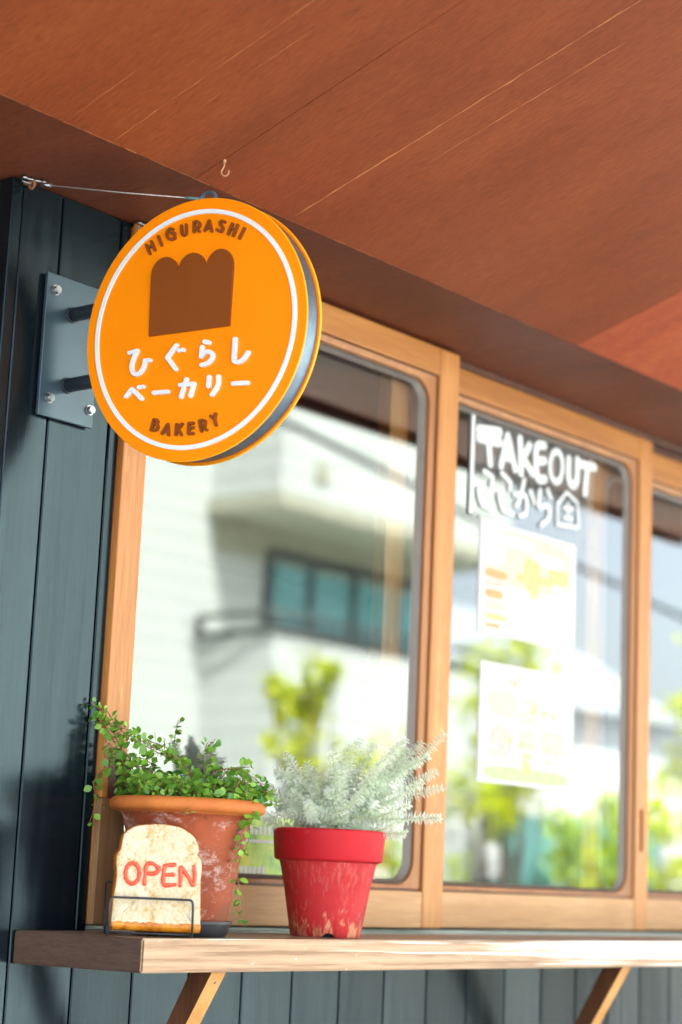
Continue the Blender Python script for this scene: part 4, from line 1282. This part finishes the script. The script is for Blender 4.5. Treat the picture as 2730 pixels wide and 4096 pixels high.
# leaves over the rim
for i in range(90):
    a = rv.uniform(0, 2 * math.pi)
    b = TPC + Vector((0.100 * math.cos(a), min(0.100 * math.sin(a), 0.108), 0.188 + rv.uniform(0, 0.008)))
    leaf_on(leafmb, b, Vector((math.cos(a), math.sin(a), 0.3)).normalized(), rv.uniform(0.008, 0.013), rv)
leafmb.build('leaves', MAT['vine'], vineT)
stemmb.build('stems', MAT['vinestem'], vineT)

# ------------------------------------------------------------------ silver shrub
shr = thing('silver_shrub', RPC + Vector((0, 0, 0.155)), "bushy silvery grey narrow leaved shrub growing in the red pot", 'plant')
leafmb, stemmb = MB(), MB()
rsv = random.Random(33)
def silver_stem(tip, r0, width=1.0):
    a = rsv.uniform(0, 2 * math.pi)
    b = RPC + Vector((0.035 * math.cos(a) * rsv.random(), 0.035 * math.sin(a) * rsv.random(), 0.152))
    tip = Vector(tip)
    tip.y = min(tip.y, -0.012)
    mid = b.lerp(tip, 0.55) + Vector((rsv.uniform(-.012, .012), rsv.uniform(-.012, .012), rsv.uniform(-0.012, 0.022)))
    q1 = b.lerp(tip, 0.2) + Vector((0, 0, 0.016))
    P = resample(smooth_path([b, q1, mid, tip], 8), 0.0046)
    P = [Vector((p.x, min(p.y, -0.010), p.z)) for p in P]
    stemmb.tube(P, 0.0011, 6, r1=0.0006)
    n = len(P)
    for j in range(int(n * 0.18), n):
        d = (P[j] - P[j - 1]).normalized()
        near = 1 - max(0, (j / n - 0.85)) * 2.0
        o = d.orthogonal().normalized()
        o = Quaternion(d, j * 0.9 + rsv.uniform(-.3, .3)) @ o
        for k in range(4):
            sd = Quaternion(d, k * 1.571 + rsv.uniform(-.25, .25)) @ o
            dd = (sd + d * rsv.uniform(0.25, 0.8)).normalized()
            add_leaf(leafmb, P[j], dd, d * 0.7 + Vector((-0.5, -0.75, 0.35)), rsv.uniform(0.0090, 0.0135) * near, rsv.uniform(0.0024, 0.0032), 0.45)
for s in DATA_SIL:
    o = rsv.uniform(-0.055, 0.02)
    tip = Vector(s) + Vector((-0.766, -0.643, 0)) * (-o)
    silver_stem(tip, 1)
    for rep in range(1):          # side shoots
        tip2 = Vector(s).lerp(RPC + Vector((0, 0, 0.20)), rsv.uniform(0.12, 0.5)) + rvec(rsv) * 0.028
        silver_stem(tip2, 1)
for i in range(16):
    a = rsv.uniform(0, 2 * math.pi)
    silver_stem(RPC + Vector((0.075 * math.cos(a), 0.075 * math.sin(a), 0.185 + 0.04 * rsv.random())), 1)
leafmb.build('leaves', MAT['silver'], shr)
stemmb.build('stems', MAT['silverstem'], shr)

# ------------------------------------------------------------------ notices on the middle window
YP = 0.0466
tk = thing('takeout_notice', (1.29, YP, 0.79), "clear sheet with thick white hand drawn takeout lettering on the middle window", 'notice')
q = MB(); q.box(1.064, 1.506, YP + 0.0012, YP + 0.0026, 0.782, 0.975)
q.build('clear_sheet', MAT['clear'], tk)
q = MB(); q.box(1.0635, 1.0740, YP - 0.001, YP + 0.001, 0.785, 0.978)
q.build('tape_strip', MAT['marker'], tk)
q = MB()
to = lambda u, v, h: Vector((u, YP - h, v))
def tw(i): return (0.0125 if i == 9 else (0.0205 if i < 2 else 0.0170)) if i < 13 else (0.0108 if i < 22 else 0.0075)
for i, s in enumerate(DATA_TAKE[:-1]):
    pp = smooth_path([Vector((a, b, 0)) for a, b in s], 3) if 2 < len(s) and i not in (22, 26, 6, 3) else [Vector((a, b, 0)) for a, b in s]
    if i == 9:
        hf = len(pp) // 2
        for k, sg in enumerate((pp[:hf + 1], pp[hf:])):
            ribbon(q, [(a.x, a.y) for a in sg], tw(i), 0.0006 + 0.0001 * k, to)
    elif i in (22, 26, 6, 3):
        for k in range(len(pp) - 1):
            ribbon(q, [(pp[k].x, pp[k].y), (pp[k + 1].x, pp[k + 1].y)], tw(i), 0.0006 + 0.00005 * ((i * 5 + k) % 9), to)
    else:
        ribbon(q, [(a.x, a.y) for a in pp], tw(i), 0.0006 + 0.00005 * ((i * 5) % 9), to)
q.build('lettering', MAT['marker'], tk)

YB = 0.0507          # inner face of the pane
def poster(name, corners, label, prints, YB=YB, paper='paper'):
    z0 = corners
    x0, x1, za, zb = z0
    root = thing(name, ((x0 + x1) / 2, YB, za), label, 'poster', 'paper notices taped to the middle window')
    q = MB(); q.box(x0, x1, YB + 0.0014, YB + 0.0022, za, zb)
    q.build('paper_sheet', MAT[paper], root)
    by = {}
    for i, (u0, u1, v0, v1, mk) in enumerate(prints):
        q = by.setdefault(mk, MB())
        y = YB + 0.0012 - 0.00002 * i
        n = 14
        cx, cz = x0 + (x1 - x0) * (u0 + u1) / 2, za + (zb - za) * (v0 + v1) / 2
        rx, rz = (x1 - x0) * (u1 - u0) / 2, (zb - za) * (v1 - v0) / 2
        vs = []
        for k in range(n):
            a = 2 * math.pi * k / n
            ca, sa = math.cos(a), math.sin(a)
            p = 0.55
            vs.append((cx + rx * math.copysign(abs(ca) ** p, ca), y, cz + rz * math.copysign(abs(sa) ** p, sa)))
        q.add(vs, [tuple(range(n))])
    for mk, q in by.items():
        q.build('printed_area', MAT[mk], root)
    return root
pr = [(.05, .95, .46, .96, 'ink_y2'), (.06, .92, .60, .78, 'ink_y2'), (.25, .55, .82, .91, 'paper'), (.55, .86, .72, .82, 'paper'), (.07, .24, .62, .92, 'paper'), (.44, .62, .46, .76, 'ink_y'), (.36, .55, .52, .60, 'ink_y'), (.55, .76, .54, .62, 'ink_y'), (.50, .60, .40, .50, 'ink_y'), (.70, .92, .58, .72, 'ink_y'), (.74, .86, .50, .58, 'ink_k'),
      (.05, .28, .50, .58, 'ink_o'), (.05, .26, .42, .49, 'ink_r'), (.06, .24, .32, .40, 'ink_o'), (.06, .28, .22, .30, 'ink_y2'), (.07, .28, .13, .19, 'ink_y'), (.07, .22, .06, .10, 'ink_o')]
for k in range(11):
    z = .42 - k * .034
    u = .33
    while u < .90:
        L = rng.uniform(.03, .13)
        pr += [(u, min(.93, u + L), z, z + .013, 'ink_k')]
        u += L + rng.uniform(.012, .03)
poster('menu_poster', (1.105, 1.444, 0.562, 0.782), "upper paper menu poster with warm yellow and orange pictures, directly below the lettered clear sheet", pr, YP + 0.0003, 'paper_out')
pr = [(.06, .94, .80, .95, 'ink_l'), (.08, .40, .55, .78, 'ink_y2'), (.44, .62, .52, .75, 'ink_r'), (.66, .93, .56, .76, 'ink_l'), (.40, .60, .30, .48, 'ink_y2'), (.10, .34, .22, .48, 'ink_r'), (.64, .90, .28, .50, 'ink_y2'), (.05, .95, .03, .15, 'ink_g'), (.45, .55, .14, .28, 'ink_y')]  # broad green patch at the foot paints the reflected trees
for k in range(40):
    u, v, L = rng.uniform(.05, .9), rng.uniform(.05, .9), rng.uniform(.02, .07)
    pr += [(u, u + L, v, v + L * .8, rng.choice(['ink_l', 'ink_r', 'ink_y', 'ink_g', 'ink_y2', 'paper', 'ink_k']))]
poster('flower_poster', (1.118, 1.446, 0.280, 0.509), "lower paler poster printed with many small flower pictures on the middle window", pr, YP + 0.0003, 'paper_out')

# leaflet standing inside the left window, between the pots
lf = thing('garden_leaflet', (0.55, 0.0125, 0.087), "green garden picture leaflet stuck to the left window pane between the pots", 'leaflet')
q = MB(); q.box(0.395, 0.560, 0.0122, 0.0133, 0.087, 0.182)
def leaflet_mat():
    m, t, b = new_mat("garden_print")
    f = noise(t, tex_coord(t), 26, 5, 0.6)
    t.links.new(ramp(t, f, [(0.3, (0.10, 0.30, 0.10)), (0.45, (0.33, 0.60, 0.05)), (0.6, (0.55, 0.72, 0.08)), (0.74, (0.85, 0.62, 0.06))]), b.inputs['Base Color'])
    b.inputs['Roughness'].default_value = 0.4
    return m
q.build('picture', leaflet_mat(), lf)
q = MB(); q.box(0.396, 0.559, 0.0114, 0.0120, 0.140, 0.1445)
for k in range(15):
    x = 0.40 + k * 0.0105
    q.box(x, x + 0.007, 0.0114, 0.0120, 0.153, 0.153 + rng.uniform(0.009, 0.014))
for k in range(6):
    x = 0.432 + k * 0.0105
    q.box(x, x + 0.0075, 0.0114, 0.0120, 0.091, 0.102)
q.build('printed_line', MAT['marker'], lf)

# ------------------------------------------------------------------ across the street (seen in the window glass)
def siding(name, base, per=5.2):
    m, t, b = new_mat(name)
    tc = t.nodes.new('ShaderNodeTexCoord')
    sx = t.nodes.new('ShaderNodeSeparateXYZ')
    t.links.new(tc.outputs['Object'], sx.inputs[0])
    fr = mth(t, 'FRACT', mth(t, 'MULTIPLY', sx.outputs[2], per))
    line = mth(t, 'MULTIPLY', mth(t, 'LESS_THAN', fr, 0.28), 0.5)
    n = noise(t, tex_coord(t), 1.4, 4)
    col = ramp(t, n, [(0.3, tuple(x * 0.93 for x in base)), (0.7, base)])
    col = mix(t, line, col, tuple(x * 0.70 for x in base))
    t.links.new(col, b.inputs['Base Color'])
    b.inputs['Roughness'].default_value = 0.7
    bump(t, b, fr, 0.3, 0.01)
    return m
MAT['siding'] = siding("white_board_siding", (0.61, 0.65, 0.61))
MAT['siding2'] = plain("shaded_balcony_grey", (0.42, 0.42, 0.32), 0.8)  # olive grey holding the shade under the balcony
MAT['dkframe'] = plain("dark_window_frame", (0.05, 0.065, 0.065), 0.4)
m, t, b = new_mat("house_window_glass")
t.links.new(ramp(t, noise(t, tex_coord(t), 1.2, 3), [(0.3, (0.10, 0.32, 0.33)), (0.7, (0.24, 0.50, 0.54))]), b.inputs['Base Color'])
b.inputs['Roughness'].default_value = 0.12
MAT['housegl'] = m

apt = thing('apartment_house', (10, -9.8, GZ), "white board sided apartment house with a recessed balcony, mirrored in the left window", 'house')
q = MB()
q.box(5.0, 14.2, -15.0, -9.85, GZ, 6.5)                  # main block
q.build('wall', MAT['siding'], apt)
q = MB()
q.box(8.62, 8.72, -9.849, -9.80, GZ, 6.4)
q.build('vertical_trim', plain("cream_trim", (0.66, 0.62, 0.48), 0.7), apt)
q = MB()
q.box(10.55, 14.2, -9.848, -9.0, 3.42, 6.4)             # upper balcony front
q.build('upper_balcony', MAT['siding'], apt)
q = MB()
q.box(10.50, 14.25, -9.848, -8.95, 3.30, 3.419)
q.build('balcony_slab', MAT['siding2'], apt)
q = MB(); q.box(10.6, 14.2, -9.849, -9.815, 2.98, 3.299)  # panel added below the slab, coloured as the slab's shadow
q.build('recess_shade_panel', MAT['siding2'], apt)
q = MB()
q.box(10.55, 14.2, -9.848, -9.0, GZ, 2.19)
q.build('balcony_parapet', MAT['siding'], apt)
q = MB()
q.tube([(10.42, -9.80, 2.33), (10.58, -9.02, 2.36), (14.2, -9.02, 2.36)], 0.028, 8)
q.tube([(10.40, -9.80, 2.16), (10.54, -8.99, 2.20), (14.2, -8.99, 2.20)], 0.034, 8)
for x in (10.44,):
    q.tube([(x, -9.80, 2.14), (x, -9.80, 2.33)], 0.03, 8)
for x in (10.58, 11.8, 13.0, 14.1):
    q.tube([(x, -9.02, 2.19), (x, -9.02, 2.36)], 0.025, 8)
q.build('balcony_rail', MAT['dkframe'], apt)
win = MB()
wx0, wx1, wz0, wz1 = 11.35, 13.9, 2.05, 3.02
win.box(wx0, wx1, -9.849, -9.82, wz0, wz1)
w_ = win.build('window', MAT['housegl'], apt)
q = MB()
q.box(wx0 - .05, wx1 + .05, -9.848, -9.79, wz1, wz1 + 0.09)
for x in (wx0, 11.95, 12.6, 13.25, 13.86):
    q.box(x - 0.035, x + 0.04, -9.848, -9.795, wz0, wz1 - .001)
q.box(wx0 + .04, wx1, -9.847, -9.80, 2.38, 2.43)
q.build('window_frame', MAT['dkframe'], w_)
q = MB(); q.box(11.0, 11.16, -8.998, -8.96, 3.62, 3.78); q.build('vent_cap', MAT['siding2'], apt)
q = MB(); q.box(4.9, 14.3, -15.1, -8.9, 6.51, 6.7)
q.build('roof', plain("grey_roof", (0.2, 0.2, 0.2), 0.6), apt)

# far house to the right of it, pale blue grey
h2 = thing('pale_house', (21, -15, GZ), "pale blue grey house with a sloping grey roof, mirrored in the right window", 'house')
q = MB(); q.box(17.2, 27, -21, -14.5, GZ, 2.9); q.build('wall', plain("pale_blue_render", (0.74, 0.79, 0.82), 0.7), h2)
q = MB()
q.add([(16.8, -14.1, 2.85), (27.4, -14.1, 2.85), (27.4, -17.7, 4.9), (16.8, -17.7, 4.9), (16.8, -21.4, 2.85), (27.4, -21.4, 2.85)], [(0, 1, 2, 3), (3, 2, 5, 4), (0, 3, 4), (1, 5, 2)])
q.build('roof', plain("slate_roof", (0.42, 0.46, 0.49), 0.6), h2)
q = MB(); q.box(18.2, 19.4, -14.5, -14.45, 0.8, 2.0); q.box(21, 22.4, -14.5, -14.45, 0.8, 2.0)
q.build('window', MAT['housegl'], h2)
gw = MB(); gw.box(14.6, 26, -9.0, -8.85, GZ, 1.35)
tag(gw.build('garden_wall', plain("white_garden_wall", (0.78, 0.80, 0.78), 0.8), base=(18, -9, GZ)), "plain white garden wall along the far pavement", 'wall')
# unseen dark block added on the left to shade the shop's side
blk = MB(); blk.box(-6, -1.15, 0.06, 5.0, GZ, 3.4)
shade_blk = thing('added_shade_house', (-3.5, 0.06, GZ), "unseen dark house block added left of the shop to keep its side dark", 'house')
blk.build('wall', plain("brown_wall", (0.05, 0.04, 0.038), 0.8), shade_blk)
blk = MB(); blk.box(-6.1, -0.9, -0.1, 5.1, 3.401, 3.55); blk.build('roof', MAT['gap'], shade_blk)

# parked van
van = thing('parked_van', (10.4, -6.3, GZ), "white van parked across the street behind the bushes, mirrored in the middle window", 'van')
wht = plain("white_van_paint", (0.80, 0.81, 0.81), 0.25, coat=0.5, var=0.02)
q = MB()
# side profile (x along street, z), extruded over y
prof = [(8.7, GZ + .25), (8.72, GZ + .85), (8.95, GZ + 1.0), (9.35, GZ + 1.75), (9.6, GZ + 1.88), (11.9, GZ + 1.88), (12.05, GZ + 1.7), (12.1, GZ + .3)]
npf = len(prof)
A = [(x, -5.75, z) for x, z in prof]; B = [(x, -7.2, z) for x, z in prof]
q.add(A + B, [(i, (i + 1) % npf, npf + (i + 1) % npf, npf + i) for i in range(npf)] + [tuple(range(npf))[::-1], tuple(npf + i for i in range(npf))])
body = q.build('body', wht, van)
q = MB()
for pts in ([(9.22, GZ + 1.06), (9.52, GZ + 1.62), (10.2, GZ + 1.62), (10.2, GZ + 1.06)], [(10.3, GZ + 1.06), (10.3, GZ + 1.62), (11.8, GZ + 1.62), (11.85, GZ + 1.06)]):
    q.add([(x, -5.746, z) for x, z in pts] + [(x, -5.742, z) for x, z in pts], [(4, 5, 6, 7), (0, 3, 2, 1), (0, 1, 5, 4), (1, 2, 6, 5), (2, 3, 7, 6), (3, 0, 4, 7)])
q.build('side_window', MAT['housegl'], van)
for x in (9.35, 11.5):
    q = MB()
    q.tube([(x, -5.74, GZ + .15), (x, -5.95, GZ + .15)], 0.27, 24)
    q.build('wheel', MAT['black'], van)
q = MB(); q.bbox(9.12, 9.26, -5.74, -5.55, GZ + 1.15, GZ + 1.40, 0.03); q.build('wing_mirror', wht, van)

TREE1 = (6.75, -5.3, 1.17)
# shrubs and small trees across the street
def shrub(name, c, rx, ry, rz, nclump, nleaf, mat, label, trunk=None, group='plants along the far pavement', size=0.07, seed=1, cat='shrub'):
    r = random.Random(seed)
    root = thing(name, (c[0], c[1], GZ), label, cat, group)
    lm, sm = MB(), MB()
    top = Vector(c)
    b0 = Vector((c[0], c[1], GZ + .01))
    for k in range(nclump):
        v = rvec(r)
        rr = r.random() ** 0.4
        cc = top + Vector((v.x * rx * rr, v.y * ry * rr, v.z * rz * rr))
        st = b0.lerp(top - Vector((0, 0, rz)), r.uniform(0.3, 1.0)) if trunk else b0 + Vector((r.uniform(-.3, .3) * rx, r.uniform(-.3, .3) * ry, 0))
        sm.tube(smooth_path([st, st.lerp(cc, 0.5) + rvec(r) * 0.08, cc], 3), 0.012, 5, r1=0.004)
        cr = r.uniform(0.12, 0.26) * max(rx, rz)
        for j in range(nleaf):
            p = cc + rvec(r) * cr * r.random() ** 0.5
            add_leaf(lm, p, (rvec(r) + Vector((0, 0.2, 0.1))).normalized(), rvec(r) + Vector((0, 0.6, 1)), size * r.uniform(0.7, 1.3), size * r.uniform(0.4, 0.6), 0.15)
    if trunk:
        sm.tube([b0, b0.lerp(top, 0.5) + Vector((0.03, 0, 0)), top], trunk, 8, r1=trunk * 0.4)
    lm.build('crown', MAT[mat], root)
    sm.build('trunk' if trunk else 'stems', MAT['bark'], root)
    return root
shrub('small_tree', TREE1, 0.36, 0.28, 0.19, 16, 26, 'lime', "small lime leaved tree with bare thin trunk, mirrored in the left window", 0.02, seed=2, size=0.07, cat='tree')
shrub('shrub', (7.0, -5.2, 0.80), 0.65, 0.4, 0.22, 12, 26, 'lime', "lime green shrub below the small tree in the left window", seed=3)
shrub('shrub', (9.25, -6.0 + .5, 1.15), 0.42, 0.4, 0.95, 26, 34, 'lime', "tall lime shrub mirrored beside the upright between left and middle windows", seed=4, size=0.08)
shrub('shrub', (9.9, -5.2, 0.15), 0.75, 0.35, 0.55, 26, 34, 'green', "dense green bush in front of the white van", seed=5, size=0.075)
shrub('shrub', (11.0, -5.3, 0.35), 0.8, 0.35, 0.5, 26, 34, 'lime', "yellow green bush at the right of the white van", seed=6, size=0.08)
shrub('small_tree', (12.3, -5.6, 1.5), 0.7, 0.5, 1.0, 22, 28, 'lime', "loose yellow green tree with slanting boughs, mirrored right of the posters", 0.035, seed=7, size=0.08, cat='tree')
shrub('small_tree', (14.6, -6.2, 1.9), 0.9, 0.6, 0.6, 18, 28, 'green', "darker green tree mirrored in the right window", 0.05, seed=8, size=0.1, cat='tree')
shrub('shrub', (8.1, -5.4, -0.05), 0.8, 0.4, 0.45, 20, 30, 'green', "low green bush mirrored along the foot of the left window", seed=9, size=0.07)
# overhead cable
q = MB()
P = [Vector((3 + 14 * t, -7.0, 4.06 - 1.57 * t - 0.5 * t * (1 - t))) for t in [k / 20 for k in range(21)]]
q.tube(P, 0.028, 6)
pl = MB()
tag(q.build('overhead_cable', MAT['black'], base=(11, -7, 4)), "dark sagging overhead cable across the street", 'cable')
